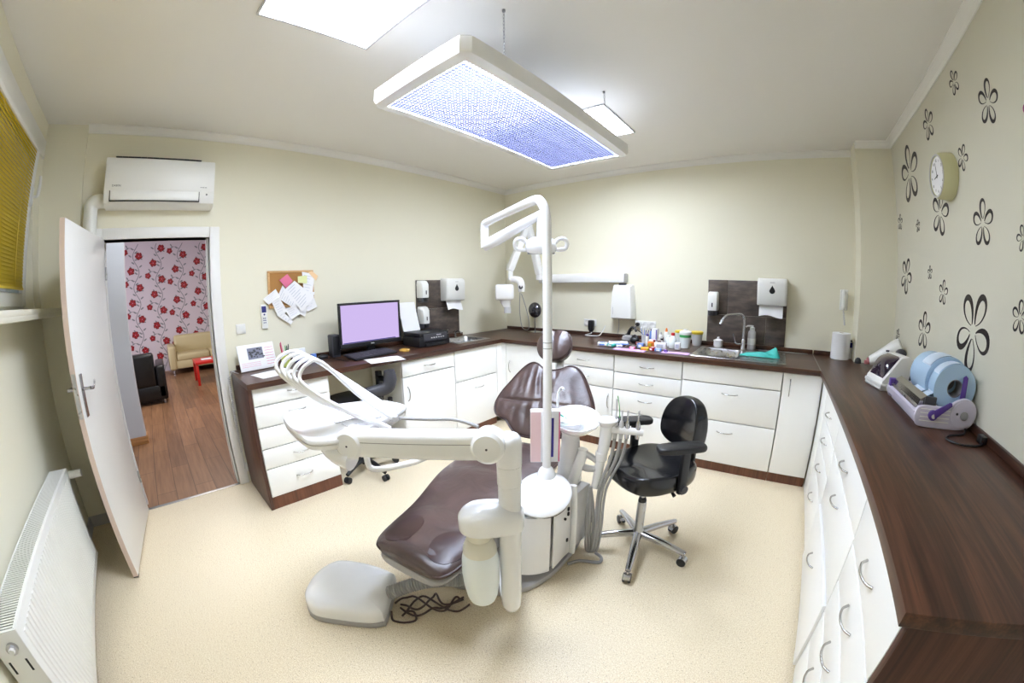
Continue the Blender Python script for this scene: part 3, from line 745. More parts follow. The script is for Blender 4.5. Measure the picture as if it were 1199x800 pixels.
for i, (x, y, z, hw, ht) in enumerate(fine):
    r = []
    for p in superring((x, y, z), lat, upz, hw, ht, 48, 2.9, .006):
        q = V3(p)
        if q.z > z:
            u = (q-V3((x, y, z))).dot(lat)/hw
            cr = 0
            ii = i+2.0*u*u; cs = (4, 18, 31, 44, 62)
            for s0 in cs[1:4]: cr -= .007*math.exp(-((ii-s0)/1.9)**2)
            for c0, c1 in zip(cs, cs[1:]):
                if c0 < ii < c1: cr += .011*(1-(2*(ii-c0)/(c1-c0)-1)**2)*(1-u*u)
            cr += .003*noise.noise(V3((q.x*9, q.y*6, 1.3)))
            q.z += cr*(1-abs(u)**4)
        r.append(tuple(q))
    rings.append(r)
seat = MB().rings(rings).build('seat', 'leather', chair, sharp=60)
for sgn in (-1, 1):
    pts = [tuple(V3((x, y, z))+lat*(hw*1.003)*sgn+upz*.004) for x, y, z, hw, ht in fine[2:-2:3]]
    MB().tube(pts, .0055, n=8).build('piping', 'piping', seat)
from mathutils.bvhtree import BVHTree
seat_tree = BVHTree.FromPolygons([seat.location+v.co for v in seat.data.vertices], [tuple(p.vertices) for p in seat.data.polygons])
def on_seat(x, y, z):
    h = seat_tree.ray_cast(V3((x, y, 1)), V3((0, 0, -1)))[0]
    return h.z if h is not None else z-.01
def pad(c, rx, ry):
    P = [[(c[0]+rx*s*math.cos(2*PI*k/28), c[1]+ry*s*math.sin(2*PI*k/28), c[2]+h) for k in range(28)] for s, h in ((1, -.002), (.985, .0022), (.85, .0028), (.65, .0028), (.45, .0028), (.25, .0028), (.05, .0028))]
    P = [[(x, y, on_seat(x, y, c[2])+z-c[2]) for x, y, z in r] for r in P]
    return MB().rings(P)
pad((2.020, -3.165, .4805), .075, .10).build('foot_pad', 'leather_d', chair, label='dark protective foot patch')
pad((2.262, -3.12, .4815), .075, .10).build('foot_pad', 'leather_d', chair, label='dark protective foot patch')
MB().rings([superring((x, y, z-.045), lat, upz, hw*.93, .02, 40, 3.2) for x, y, z, hw, ht in fine[1:-1:3]]).build('seat_shell', 'unitg', chair, label='grey underside shell')
# backrest in its own tilted plane
BO = V3((2.03, -2.06, .57)); BR = V3((.951, .308, .04)); BU = V3((-.212, .552, .807)); BN = V3((.226, -.775, .59))
TBk = basis(BO, BR, BU, BN)
ol = [(-.163, -.002), (-.06, -.004), (.03, .003), (.105, .022), (.165, .065), (.215, .105), (.26, .135), (.280, .185), (.272, .249), (.236, .346), (.190, .44), (.140, .497), (.085, .510), (.035, .490), (-.02, .478), (-.09, .486),
      (-.135, .520), (-.175, .533), (-.22, .512), (-.271, .456), (-.319, .384), (-.367, .313), (-.399, .243), (-.405, .185), (-.386, .142), (-.344, .117), (-.304, .098), (-.274, .063), (-.23, .02)]
def cushion(ol, thick, sub=6, wr=None, bulge=.5, rim=.028, steps=14, cen=None):
    L = smooth_loop(ol, sub); cx, cy = cen or (sum(p[0] for p in L)/len(L), sum(p[1] for p in L)/len(L))
    rings = []
    def ring(s, z, w=True):
        r = []
        for x, y in L:
            X, Y = cx+(x-cx)*s, cy+(y-cy)*s
            r.append((X, Y, z+(wr(X, Y, s) if (wr and w) else 0)))
        return r
    for k in range(4): rings.append(ring(.02+.9*k/3, -thick, False))
    for k in range(5):
        a = PI/2*k/4; rings.append(ring(1-.05*(1-math.sin(a)), -thick+thick*.5*(1-math.cos(a)), False))
    for k in range(1, 5):
        a = PI/2*k/4; rings.append(ring(1-.06*(1-math.cos(a)), -thick*.5+thick*.5*math.sin(a), True))
    for k in range(1, steps+1):
        s = .94*(1-k/steps)+.012; rings.append(ring(s, bulge*thick*(1-(s/.94)**2)))
    return MB().rings(rings), L
def wr(x, y, s):
    e = max(0, 1-s**6)
    f = .0065*math.sin(x*92+9*noise.noise(V3((x*5, y*3, 0)))) * (.3+.9*abs(noise.noise(V3((x*7, y*4, 2)))))+.004*noise.noise(V3((x*38, y*8, 5)))
    g = -.009*math.exp(-((y-.235-.25*(x+.1)**2)/.012)**2) if x < .0 else -.004*math.exp(-((y-.215)/.012)**2)
    return (f+g)*e + .18*(x+.06)**2*(s**2)*.35
mb, L = cushion(ol, .075, wr=wr, bulge=.28)
back = mb.build('backrest', 'leather', chair, T=TBk, sharp=70)
MB().tube([(x*1.004, y*1.002, -.012) for x, y in L[::3]], .006, n=8, closed=True, sub=3).build('piping', 'piping', back, T=TBk)
mb, _ = cushion([(x*.86-.008, y*.9+.02) for x, y in ol], .03, bulge=.1)
mb.build('back_shell', 'unitg', chair, T=TBk @ Matrix.Translation((0, 0, -.078)), label='grey shell behind the backrest')
MB().box((-.11, .02, -.15), (.02, .30, -.105), .015).box((-.09, -.13, -.17), (.0, .05, -.12), .015).build('back_hinge', 'unitg', chair, T=TBk)
# headrest
MB().box((-.022, .40, -.07), (.030, .60, -.05), .006).build('headrest_bar', 'lgrey', chair, T=TBk)
hd = [(-.045, .548), (.015, .556), (.062, .590), (.085, .650), (.078, .715), (.040, .772), (-.02, .782), (-.05, .776), (-.08, .783), (-.125, .765), (-.158, .712), (-.162, .650), (-.138, .590), (-.095, .555)]
mb, L = cushion(hd, .07, wr=lambda x, y, s: -.012*math.exp(-((x+.038)/.03)**2)*(1-s**4)+.0015*noise.noise(V3((x*30, y*30, 0))), bulge=.42)
hr = mb.build('headrest', 'leather', chair, T=TBk @ Matrix.Translation((0, 0, .02)), sharp=70)
MB().tube([(x*1.0, y, -.02) for x, y in L[::4]], .0045, n=8, closed=True, sub=3).build('piping', 'piping', hr, T=TBk @ Matrix.Translation((0, 0, .02)))
# base
bp = smooth_loop([(1.86, -2.93), (2.0, -2.965), (2.10, -2.945), (2.17, -2.885), (2.25, -2.875), (2.33, -2.81), (2.40, -2.68), (2.42, -2.45), (2.36, -2.15), (2.1, -1.98), (1.85, -2.05), (1.74, -2.4), (1.76, -2.75)], 5)
MB().prism(bp, .0005, .042, r=.012).build('floor_plate', 'unitg', chair, label='grey floor plate')
MB().box((1.86, -2.84, .0425), (2.20, -2.16, .15), .04, seg=3).box((1.92, -2.72, .14), (2.15, -2.3, .43), .035, seg=3).build('lift_column', 'lgrey', chair)
MB().box((1.90, -2.925, .0425), (2.13, -2.845, .10), .025, seg=3).build('base_nose', 'unit', chair)

# floor junction box with its hose and cords
root = thing('junction_box', 'grey floor box with a rounded white lid in front of the dental chair', 'floor box', (1.75, -3.37, 0))
jb = smooth_loop([(1.835, -3.16), (1.862, -3.175), (1.95, -3.27), (2.022, -3.355), (2.025, -3.375), (1.99, -3.43), (1.86, -3.545), (1.76, -3.615), (1.66, -3.60), (1.575, -3.51), (1.535, -3.40), (1.56, -3.31), (1.70, -3.21)], 5)
cxj, cyj = 1.77, -3.40
MB().prism(jb, .0005, .035, r=.004).build('base', 'unitg', root, label='grey base')
R = []
for s, z in ((.985, .036), (.985, .07), (.97, .095), (.92, .112), (.8, .122), (.5, .129), (.1, .131)):
    R.append([(cxj+(x-cxj)*s, cyj+(y-cyj)*s, z) for x, y in jb])
MB().rings(R).build('lid', 'unit', root, label='rounded white lid')
b = MB(); P0, P1 = V3((1.93, -3.262, .085)), V3((2.16, -2.97, .13))
n = 60; pts, rr = [], []
for i in range(n+1):
    t = i/n; p = P0.lerp(P1, t); p.z += .035*math.sin(PI*t); pts.append(p); rr.append(.036 if i % 2 else .031)
b.tube(pts, rr, n=18, smooth=False); b.build('corrugated_hose', 'hose', root)
b = MB()
for k in range(4):
    pts = []
    for i in range(14):
        t = i/13; p = V3((1.95, -3.22, .02)).lerp(V3((2.16, -2.98, .02)), t)
        p += V3((.032, -.035, 0))*(math.sin(t*PI*(1.3+.8*k)+1.7*k)+.6*math.sin(t*PI*(3.1-.5*k)+2.3*k*k))+V3((.035, -.025, .0))+V3((.06, .05, 0))*(.35*math.sin(t*6+k*2.1))
        p.z = .0095+.035*abs(math.sin(t*PI*2+k*1.1))*(k/3+.2); pts.append(p)
    b.tube(pts, .0055, n=8)
b.tube([(1.99, -3.30, .03), (2.02, -3.32, .008), (2.05, -3.31, .007), (2.08, -3.285, .007), (2.10, -3.24, .007), (2.06, -3.22, .02), (2.03, -3.25, .02)], .0055, n=8)
b.build('cable_tangle', 'cord', label='tangle of brown cords on the floor beside the corrugated hose', cat='cords')

# ------------------------------------------------------------------ dental unit
unit = thing('dental_unit', 'white dental unit with instrument tray, spittoon bowl and operating light', 'dental unit', (2.4, -2.6, 0))
# pillar with tray arm
px, py = 2.508, -3.018
MB().lathe([(.0, .20), (.016, .202), (.031, .214), (.0395, .238), (.0415, .30), (.0415, .836)], (px, py, 0), n=36).build('pillar', 'unit', unit)
MB().lathe([(.043, .838), (.044, .841), (.044, .912)], (px, py, 0), n=36).build('pillar_collar', 'unit', unit)
MB().lathe([(.044, .914), (.045, .917), (.045, .996), (.042, 1.014), (.032, 1.027), (.017, 1.033), (0, 1.034)], (px, py, 0), n=36).build('pillar_head', 'unit', unit)
MB().tube([(px, py, .235), (px-.06, py+.055, .236), (px-.13, py+.13, .243), (px-.20, py+.21, .235), (px-.25, py+.27, .20)], [.036, .040, .042, .042, .042], n=20).build('pillar_bracket', 'unit', unit)
# bottle holder and bottle
TH = basis((px, py, 0), (-.79, -.61, 0), (.61, -.79, 0), (0, 0, 1))      # X from the pillar towards the bottle
hb = smooth_loop([(-.052, .0), (-.040, -.045), (.03, -.060), (.11, -.058), (.168, -.036), (.190, .012), (.172, .062), (.12, .086), (.03, .074), (-.040, .045)], 5)
hcx, hcy = .08, .012
R = []
for s, z in ((.9, .652), (.985, .655), (1, .662), (1, .704), (.985, .715), (.88, .733), (.70, .748), (.45, .758), (.15, .763)):
    R.append([(hcx+(x-hcx)*s, hcy+(y-hcy)*s, z) for x, y in hb])
MB().rings(R).build('bottle_holder', 'unit', unit, T=TH)
bx, by, bz = .116, .022, 0
MB().lathe([(.0, .288), (.034, .289), (.053, .297), (.061, .322), (.071, .39), (.0745, .455), (.071, .52), (.064, .552)], (bx, by, bz), n=36).build('water_bottle', 'frost', unit, T=TH, label='frosted water bottle')
MB().lathe([(.065, .552), (.064, .570), (.053, .602), (.043, .612), (.045, .617), (.045, .653)], (bx, by, bz), n=36).build('bottle_cap', 'cream_w', unit, T=TH)
# tray arm
K, Lp = V3((2.473, -3.081, 1.002)), V3((2.035, -3.355, .972))
TA_ = along(Lp, K); LA = (K-Lp).length
def rrect(hw, hh, r, n=5):
    P = []
    for cx, cy, s in ((hw-r, hh-r, 0), (-hw+r, hh-r, 1), (-hw+r, -hh+r, 2), (hw-r, -hh+r, 3)):
        for k in range(n+1): a = PI/2*(s+k/n); P.append((cx+r*math.cos(a), cy+r*math.sin(a)))
    return P
MB().rings([[(x, y, z) for x, y in rrect(.034, .053, .026)] for z in (.02, LA-.015)]).build('tray_arm', 'unit', unit, T=TA_)
for sgn in (-1, 1): MB().box((.034*sgn-.0006, .012, .03), (.034*sgn+.0006, .0145, LA-.045)).build('arm_groove', 'grey', unit, T=TA_)
side = TA_.to_3x3() @ V3((1, 0, 0))
def knuckle(c, r, w):
    T = along(V3(c)-side*w, V3(c)+side*w)
    return MB().lathe([(0, -.002), (r*.8, 0), (r, .010), (r, 2*w-.010), (r*.8, 2*w), (0, 2*w+.002)], n=36, T=T)
for c in (K, Lp):
    kn = knuckle(c, .058, .042).build('arm_knuckle', 'unit', unit)
    for sg in (-1, 1):
        T = along(c+side*.0442*sg, c+side*.0455*sg); MB().cyl((0, 0, 0), (0, 0, .0012), .004, n=12, T=T).build('screw', 'dgrey', kn)
MB().tube([K+V3((.0, .0, -.002)), V3((px, py, .985))], .032, n=20, smooth=False).build('arm_joint', 'unit', unit)
# instrument tray
tp = smooth_loop([(1.575, -3.465), (1.70, -3.497), (1.90, -3.505), (1.975, -3.49), (2.025, -3.42), (2.04, -3.36), (1.99, -3.20), (1.915, -3.03), (1.85, -2.99), (1.70, -3.04), (1.61, -3.22), (1.56, -3.40)], 4)
tc = (1.80, -3.26)
R = lambda s, z: [(tc[0]+(x-tc[0])*s, tc[1]+(y-tc[1])*s, z) for x, y in tp]
MB().rings([R(.2, .955), R(.96, .955), R(.985, .962), R(.995, .976)]).build('tray_shell', 'unit', unit)
MB().rings([R(.99, .978), R(1, .981), R(1, .992), R(.985, .998), R(.93, .998), R(.915, .990), R(.5, .990), R(.05, .990)]).build('tray', 'unitw', unit)
MB().tube([(1.86, -3.40, .956), (1.95, -3.40, .925), (2.03, -3.36, .905)], [.03, .04, .05], n=16).build('tray_bracket', 'unit', unit)
b = MB().tube([(2.055, -3.315, .95), (2.06, -3.315, .880), (2.07, -3.305, .858), (2.10, -3.27, .856), (2.17, -3.18, .875), (2.21, -3.12, .90)], .012, n=12); b.build('tray_handle', 'unitw', unit)
b = MB()
for i in range(4):
    c = V3((1.66+.07*i, -3.36+.015*i, .9985)); b.box((c.x, c.y, .991), (c.x+.05, c.y+.22, .9945), .002)
b.build('tray_inlay', 'unitw', unit)
def lerp(a, c, t): return [x+(y-x)*t for x, y in zip(a, c)]
for i in range(5):
    t = i/4
    S = lerp((1.90, -3.07, .995), (2.01, -3.14, .998), t); B_ = lerp((1.86, -3.22, 1.13), (1.93, -3.25, 1.11), t)
    U_ = lerp((1.83, -3.40, 1.275), (1.905, -3.385, 1.262), t); C_ = lerp((1.808, -3.475, 1.305), (1.90, -3.445, 1.262), t)
    D_ = lerp((1.798, -3.530, 1.272), (1.895, -3.475, 1.222), t); E_ = lerp((1.815, -3.515, 1.215), (1.915, -3.462, 1.185), t)
    F_ = lerp((1.86, -3.40, 1.11), (1.965, -3.385, 1.115), t); G_ = lerp((1.86, -3.28, 1.035), (2.03, -3.28, 1.045), t)
    h = MB().tube([S, B_, U_, C_, D_, E_, F_, G_], [.0085, .0085, .008, .0075, .0075, .008, .0085, .0095], n=12).build('whip_hose', 'unitw', unit)
    d = (V3(G_)-V3(F_)).normalized()
    MB().tube([V3(G_), V3(G_)+d*.05, V3(G_)+d*.10], [.0115, .012, .008], n=12).build('handpiece', 'unitw', h)
b = MB()
for i in range(5):
    t = i/4; p = lerp((1.90, -3.07, .995), (2.01, -3.14, .998), t); b.lathe([(.014, -.004), (.014, .016), (.009, .022)], p, n=16)
b.build('whip_sockets', 'lgrey', unit)
MB().tube([(2.01, -3.12, 1.0), (2.1, -3.05, .998), (2.20, -2.98, 1.0), (2.30, -2.95, .985)], .007, n=10).build('supply_hose', 'hose', unit)

# cabinet
cp = [(2.31, -2.66), (2.335, -2.70), (2.405, -2.60), (2.425, -2.47), (2.43, -2.22), (2.25, -2.22), (2.265, -2.45)]
MB().prism(cp, .075, .445, r=.01).build('cabinet_body', 'lgrey', unit)
fp = [(2.318, -2.69), (2.318, -2.728), (2.33, -2.73), (2.39, -2.685), (2.43, -2.615)]
R = []
for k, (x, y) in enumerate(smooth_loop(fp, 5)[:21]):
    n = V3((x-2.25, y+2.5, 0)).normalized(); R.append([(x, y, .095), (x, y, .452), (x-n.x*.012, y-n.y*.012, .457), (x-n.x*.014, y-n.y*.014, .10)])
MB().rings(R).build('front_cover', 'unit', unit)
MB().box((0, 0, .10), (.165, .012, .455), .004, T=basis((2.432, -2.60, 0), (-.06, .99, 0), (.99, .06, 0), (0, 0, 1))).build('side_cover', 'unit', unit)
for zz in (.40, .37, .2): MB().box((2.437, -2.475, zz), (2.446, -2.462, zz+.02), .002).build('connector', 'black', unit)
MB().cyl((2.436, -2.50, .365), (2.447, -2.50, .365), .007, n=12).build('connector', 'black', unit)
b = MB()
for k in range(4): b.cyl((2.33+.025*k, -2.675+.035*k, .457), (2.39+.01*k, -2.60+.045*k, .468), .011, n=10)
b.build('hose_fittings', 'dgrey', unit)
MB().tube([(2.437, -2.405, .08), (2.440, -2.405, .20), (2.440, -2.41, .40), (2.43, -2.41, .52)], .020, n=12, flat=.6).build('rear_rail', 'unit', unit)
Td = Matrix.Translation((2.355, -2.575, .535)) @ Matrix.Rotation(math.radians(-18), 4, V3((.8, .6, 0)))
Td = Matrix.Translation((2.360, -2.582, .535)) @ Matrix.Rotation(math.radians(20), 4, V3((.86, .5, 0)))
MB().lathe([(.0, -.028), (.12, -.026), (.135, -.016), (.137, -.004), (.130, .008), (.10, .022), (.055, .032), (.0, .035)], n=44, T=Td, sx=1.0, sy=1.08).build('dome_cover', 'unitw', unit)
MB().lathe([(.0, -.040), (.128, -.038), (.13, -.029), (.0, -.028)], n=40, T=Td).build('dome_gasket', 'black', unit)
# lamp post
ox, oy = 2.322, -2.502
MB().lathe([(.046, .572), (.048, .584), (.043, .606), (.034, .625), (.023, .636)], (ox, oy, 0), n=32).build('post_foot', 'unitw', unit)
E1 = V3((1.80, -2.35, 1.885))
MB().tube([(ox, oy, .62), (ox, oy, 1.0), (ox, oy, 1.4), (ox, oy, 1.74), (ox-.005, oy+.001, 1.85), (ox-.035, oy+.008, 1.912), (ox-.09, oy+.026, 1.930), (2.05, -2.424, 1.912), (1.87, -2.371, 1.893)], [.0215]*4+[.0215, .0225, .023, .021, .020], n=20).build('lamp_post', 'unitw', unit)
for z in (1.235, 1.262): MB().lathe([(.0222, z), (.0226, z+.0015), (.0222, z+.003)], (ox, oy, 0), n=24).build('post_ring', 'grey', unit)
MB().tube([(1.875, -2.372, 1.893), (1.815, -2.354, 1.886), (1.798, -2.349, 1.870), (1.797, -2.349, 1.80), (1.797, -2.349, 1.745)], [.021, .022, .023, .023, .022], n=18).build('arm_elbow', 'unitw', unit)
MB().tube([(1.79, -2.352, 1.755), (1.86, -2.315, 1.79), (1.97, -2.26, 1.855), (2.09, -2.20, 1.925)], [.030, .034, .030, .022], n=18).build('spring_arm', 'unitw', unit)
LC = V3((2.085, -2.205, 1.755))
MB().tube([(2.09, -2.20, 1.93), (2.088, -2.202, 1.85), (LC.x, LC.y, 1.775)], [.027, .026, .024], n=16).build('lamp_neck', 'unitw', unit)
rx = V3((.80, .60, 0)); ry = V3((-.60, .80, 0))
TLm = basis(LC, rx, ry*.94+V3((0, 0, .34)), V3((0, 0, 1))*.94-ry*.34)
b = MB().rings([superring((0, 0, z), (1, 0, 0), (0, 1, 0), .085*s, .07*s, 36, 2.6) for s, z in ((.2, .035), (.6, .034), (.86, .022), (1, 0), (1.03, -.02), (.98, -.036), (.9, -.04), (.2, -.038))])
b.build('lamp_head', 'unitw', unit, T=TLm)
MB().box((-.075, -.055, -.0435), (.075, .055, -.0405), .002).build('lamp_lens', 'glass', unit, T=TLm)
for sg in (-1, 1):
    MB().tube([(.07*sg, 0, .0), (.10*sg, -.0, .028), (.130*sg, -.0, .028), (.145*sg, 0, .005), (.135*sg, 0, -.025), (.10*sg, 0, -.033), (.07*sg, 0, -.03)], .0115, n=12).build('lamp_handle', 'unitw', unit, T=TLm)
# spittoon
MB().lathe([(.088, .46), (.082, .56), (.066, .66), (.060, .74), (.075, .79), (.10, .815)], (2.322, -2.27, 0), n=32, sx=.75, sy=.9).build('bowl_column', 'unit', unit)
Tb = Matrix.Translation((2.345, -2.255, .822)) @ Matrix.Scale(.98, 4) @ Matrix.Rotation(math.radians(13), 4, V3((.80, .60, 0)))
MB().lathe([(.0, -.075), (.05, -.07), (.095, -.05), (.128, -.012), (.136, .004), (.134, .010), (.127, .008), (.10, -.028), (.06, -.046), (.015, -.052), (.0, -.052)], n=44, T=Tb).build('spittoon_bowl', 'ceram', unit)
MB().tube([(2.205, -2.225, .79), (2.205, -2.22, .91), (2.21, -2.217, .945), (2.23, -2.221, .97), (2.25, -2.23, .965)], .0075, n=10).build('cup_filler', 'unitw', unit)
# assistant arm with hose holder
MB().tube([(2.36, -2.32, .42), (2.375, -2.305, .52), (2.405, -2.29, .63), (2.41, -2.288, .675)], [.034, .032, .029, .026], n=16).build('assistant_arm', 'unit', unit)
MB().tube([(2.41, -2.288, .655), (2.45, -2.27, .635), (2.49, -2.25, .60)], [.016, .018, .015], n=12).build('arm_link', 'lgrey', unit)
MB().tube([(2.38, -2.30, .60), (2.43, -2.28, .565), (2.495, -2.25, .565)], [.014, .02, .016], n=12).build('arm_link', 'lgrey', unit)
hp = MB().tube([(2.482, -2.254, .45), (2.495, -2.249, .60), (2.512, -2.242, .72), (2.52, -2.24, .82)], [.024, .026, .031, .034], n=18); hp.build('holder_post', 'unit', unit)
MB().lathe([(.026, -.004), (.031, .0), (.031, .045), (.026, .05)], (2.500, -2.247, .62), n=24).build('holder_clamp', 'unit', unit)
MB().lathe([(.030, -.02), (.046, 0), (.056, .015), (.055, .022), (.03, .030), (0, .032)], (2.52, -2.24, .83), n=32).build('holder_cap', 'unitw', unit)
MB().tube([(2.53, -2.236, .80), (2.59, -2.21, .795), (2.69, -2.163, .785)], [.022, .021, .018], n=16).build('holder_bar', 'unit', unit)
Q = [(2.56, -2.225), (2.588, -2.212), (2.615, -2.199), (2.665, -2.175)]
tgt = [(2.505, -2.285), (2.517, -2.277), (2.532, -2.268), (2.545, -2.262)]
for i, ((x, y), (fx_, fy_)) in enumerate(zip(Q[:3], tgt)):
    z = .79
    MB().tube([(x, y, z-.04), (lerp((x,), (fx_,), .2)[0], y*.8+fy_*.2, z-.16), (lerp((x,), (fx_,), .85)[0], y*.18+fy_*.82, .45), (fx_+.01, fy_, .20), (fx_, fy_, .06), (fx_-.018, fy_-.008, .035), (fx_-.034, fy_-.012, .08), (fx_-.040, fy_-.01, .30), (2.465, -2.28, .46)], [.0095 if i < 2 else .0075]*9, n=10).build('suction_hose', 'hose', unit)
for i, (x, y) in enumerate(Q[:]):
    h = MB().lathe([(.010, -.05), (.013, -.02), (.013, .03), (.008, .045), (.0045, .05), (.0045, .10 if i else .16), (.002, .102 if i else .162)], (x, y, .80), n=14)
    h.build('instrument', 'chrome' if i > 1 else 'lgrey', unit)
MB().tube([(2.575, -2.21, .86), (2.57, -2.212, .92), (2.56, -2.215, .975)], .0025, n=8).build('saliva_ejector', 'greenl', unit, label='thin green saliva ejector tube')
MB().tube([(2.44, -2.44, .02), (2.47, -2.38, .012), (2.50, -2.36, .012), (2.55, -2.34, .012), (2.58, -2.32, .012), (2.57, -2.29, .02), (2.53, -2.29, .04)], .009, n=10).build('floor_hose', 'hose', unit)
# foot control
root = thing('foot_control', 'round chrome foot pedal on the floor behind the grey hoses', 'foot pedal', (2.30, -1.93, 0))
MB().lathe([(.062, .0005), (.064, .012), (.06, .02)], (2.30, -1.935, 0), n=32).build('base', 'dgrey', root)
MB().lathe([(.066, .02), (.068, .026), (.05, .045), (.02, .055), (0, .056)], (2.30, -1.935, 0), n=32).build('pedal', 'chrome', root)
# box of gloves hung on the lamp post
root = thing('glove_box', 'pale pink glove box with a purple stripe behind the lamp post', 'box', (2.33, -2.45, .64))
vx = V3((.80, .60, 0)); TG = basis((2.290, -2.460, .645), vx, V3((-.6, .8, 0)), (0, 0, 1))
b = MB().box((-.080, -.022, 0), (.066, .022, .275), .003); b.build('carton', 'paper', root, T=TG)
b = MB().box((-.079, -.0232, .004), (-.028, -.0222, .27)); b.build('printed_side', mat('box_rose', (232, 200, 200), .6), root, T=TG)
b = MB().box((.016, -.0234, .03), (.036, -.0222, .24)); b.build('purple_stripe', 'stripe', root, T=TG)
b = MB().box((.060, -.0234, .004), (.0668, -.0222, .27)).box((.0662, -.0225, .004), (.0670, .021, .27)); b.build('red_edge', 'pink', root, T=TG)
# green paper towel on the spittoon
g = MB(); V = []; F = []
for i in range(7):
    for j in range(9):
        u, v = i/6, j/8; V.append((2.255+.06*u+.035*v, -2.352-.025*u+.045*v, .884-.006*u-.042*v+.006*math.sin(7*u+5*v)))
for i in range(6):
    for j in range(8): F.append((i*9+j, i*9+j+1, i*9+j+10, i*9+j+9))
g.add(V, F); g.build('paper_cloth', 'green', label='mint green paper cloth hanging over the spittoon edge', cat='cloth', recalc=False)
# ------------------------------------------------------------------ dentist's stool
def rotz(v, a): return V3((v.x*math.cos(a)-v.y*math.sin(a), v.x*math.sin(a)+v.y*math.cos(a), v.z))
st_ = thing('dentist_stool', 'black saddle stool with armrests on a chrome five-star base', 'stool', (2.70, -2.08, 0))
cx, cy = 2.70, -2.08
feet = [(2.460, -2.215), (2.769, -2.372), (2.985, -2.105), (2.845, -1.825), (2.515, -1.885)]
MB().lathe([(.030, .085), (.036, .10), (.034, .135), (.026, .15), (.026, .33), (.022, .34)], (cx, cy, 0), n=28).build('gas_column', 'steel', st_)
MB().lathe([(.0235, .335), (.0245, .345), (.02, .36), (.0, .361)], (cx, cy, 0), n=24).build('column_ring', 'black', st_)
MB().cyl((cx, cy, .345), (cx, cy, .50), .0135, n=20).build('gas_rod', 'chrome', st_)
for fx_, fy_ in feet:
    p0, p1 = V3((cx, cy, .118)), V3((fx_, fy_, .088))
    lg = MB().tube([p0, p0.lerp(p1, .5)+V3((0, 0, .006)), p1, p1+(p1-p0).normalized()*.012], [.024, .021, .016, .012], n=14, flat=1.1).build('leg', 'chrome', st_)
    d = (p1-p0); d.z = 0; d.normalize(); s_ = V3((-d.y, d.x, 0)); q = V3((fx_, fy_, .029))+d*.008
    cst = MB()
    for sg in (-1, 1):
        a = q+s_*.007*sg; T = along(a, a+s_*sg); cst.lathe([(0, 0), (.024, 0), (.0275, .003), (.0275, .013), (.024, .016), (.0, .017)], n=24, T=T)
    c_ = cst.build('caster', 'black', lg)
    h = MB(); 
    for k in range(2):
        T = along(q-s_*.026, q+s_*.026); R = []
    V = []; 
    rr = [[tuple(q + s_*w + d*(math.cos(a)*.030) + V3((0, 0, math.sin(a)*.030))) for a in [PI*.05+PI*.9*i/10 for i in range(11)]] + [tuple(q + s_*w + d*(math.cos(a)*.0285) + V3((0, 0, math.sin(a)*.0285))) for a in [PI*.05+PI*.9*(10-i)/10 for i in range(11)]] for w in (-.020, .020)]
    MB().rings(rr).cyl(q+V3((0, 0, .025)), p1+V3((0, 0, -.005)), .007, n=12).build('caster_hood', 'chrome', lg)
fd = V3((-.55, -.835, 0)); fr = V3((.835, -.55, 0)); up_ = V3((0, 0, 1))      # facing, its right
so = V3((2.722, -2.035, .0)); TSt = basis(so, fr, -fd, up_)                  # X right, Y to the back
sol = [(0, -.235), (.09, -.228), (.165, -.195), (.205, -.12), (.215, -.02), (.205, .09), (.16, .185), (.08, .225), (0, .232), (-.08, .225), (-.16, .185), (-.205, .09), (-.215, -.02), (-.205, -.12), (-.165, -.195), (-.09, -.228)]
mb, _ = cushion(sol, .085, wr=lambda x, y, s: .030*(abs(x)/.21)**2-.018*math.exp(-((y+.02)/.10)**2)+.010*math.exp(-((y+.17)/.06)**2)*math.exp(-(x/.05)**2), bulge=.12)
mb.build('seat', 'blackl', st_, T=TSt @ Matrix.Translation((0, 0, .572)), sharp=70)
MB().box((-.09, -.12, .468), (.09, .14, .490), .006).box((-.03, .10, .455), (.03, .30, .475), .006).box((-.025, -.03, .42), (.025, .06, .475), .01).build('seat_mechanism', 'black', st_, T=TSt)
for sg in (-1, 1):
    MB().tube([(.05*sg, 0.02, .468), (.13*sg, .03, .455), (.175*sg, .03, .435)], [.007, .007, .011], n=10).build('adjusting_lever', 'black', st_, T=TSt)
bk = [(0, -.150), (.085, -.146), (.140, -.10), (.150, -.02), (.135, .06), (.100, .12), (.05, .148), (0, .154), (-.05, .148), (-.100, .12), (-.135, .06), (-.150, -.02), (-.140, -.10), (-.085, -.146)]
mb, _ = cushion(bk, .06, wr=lambda x, y, s: .05*(x/.15)**2, bulge=.25)
Tbk2 = TSt @ basis((-.04, .235, .752) , (1, 0, 0), (0, .10, 1), (0, -1, .10))
mb.build('backrest', 'blackl', st_, T=Tbk2, sharp=70)
MB().box((-.03, .285, .44), (.03, .305, .76), .006).cyl((.0, .30, .70), (.05, .31, .70), .014, n=14).build('back_upright', 'black', st_, T=TSt)
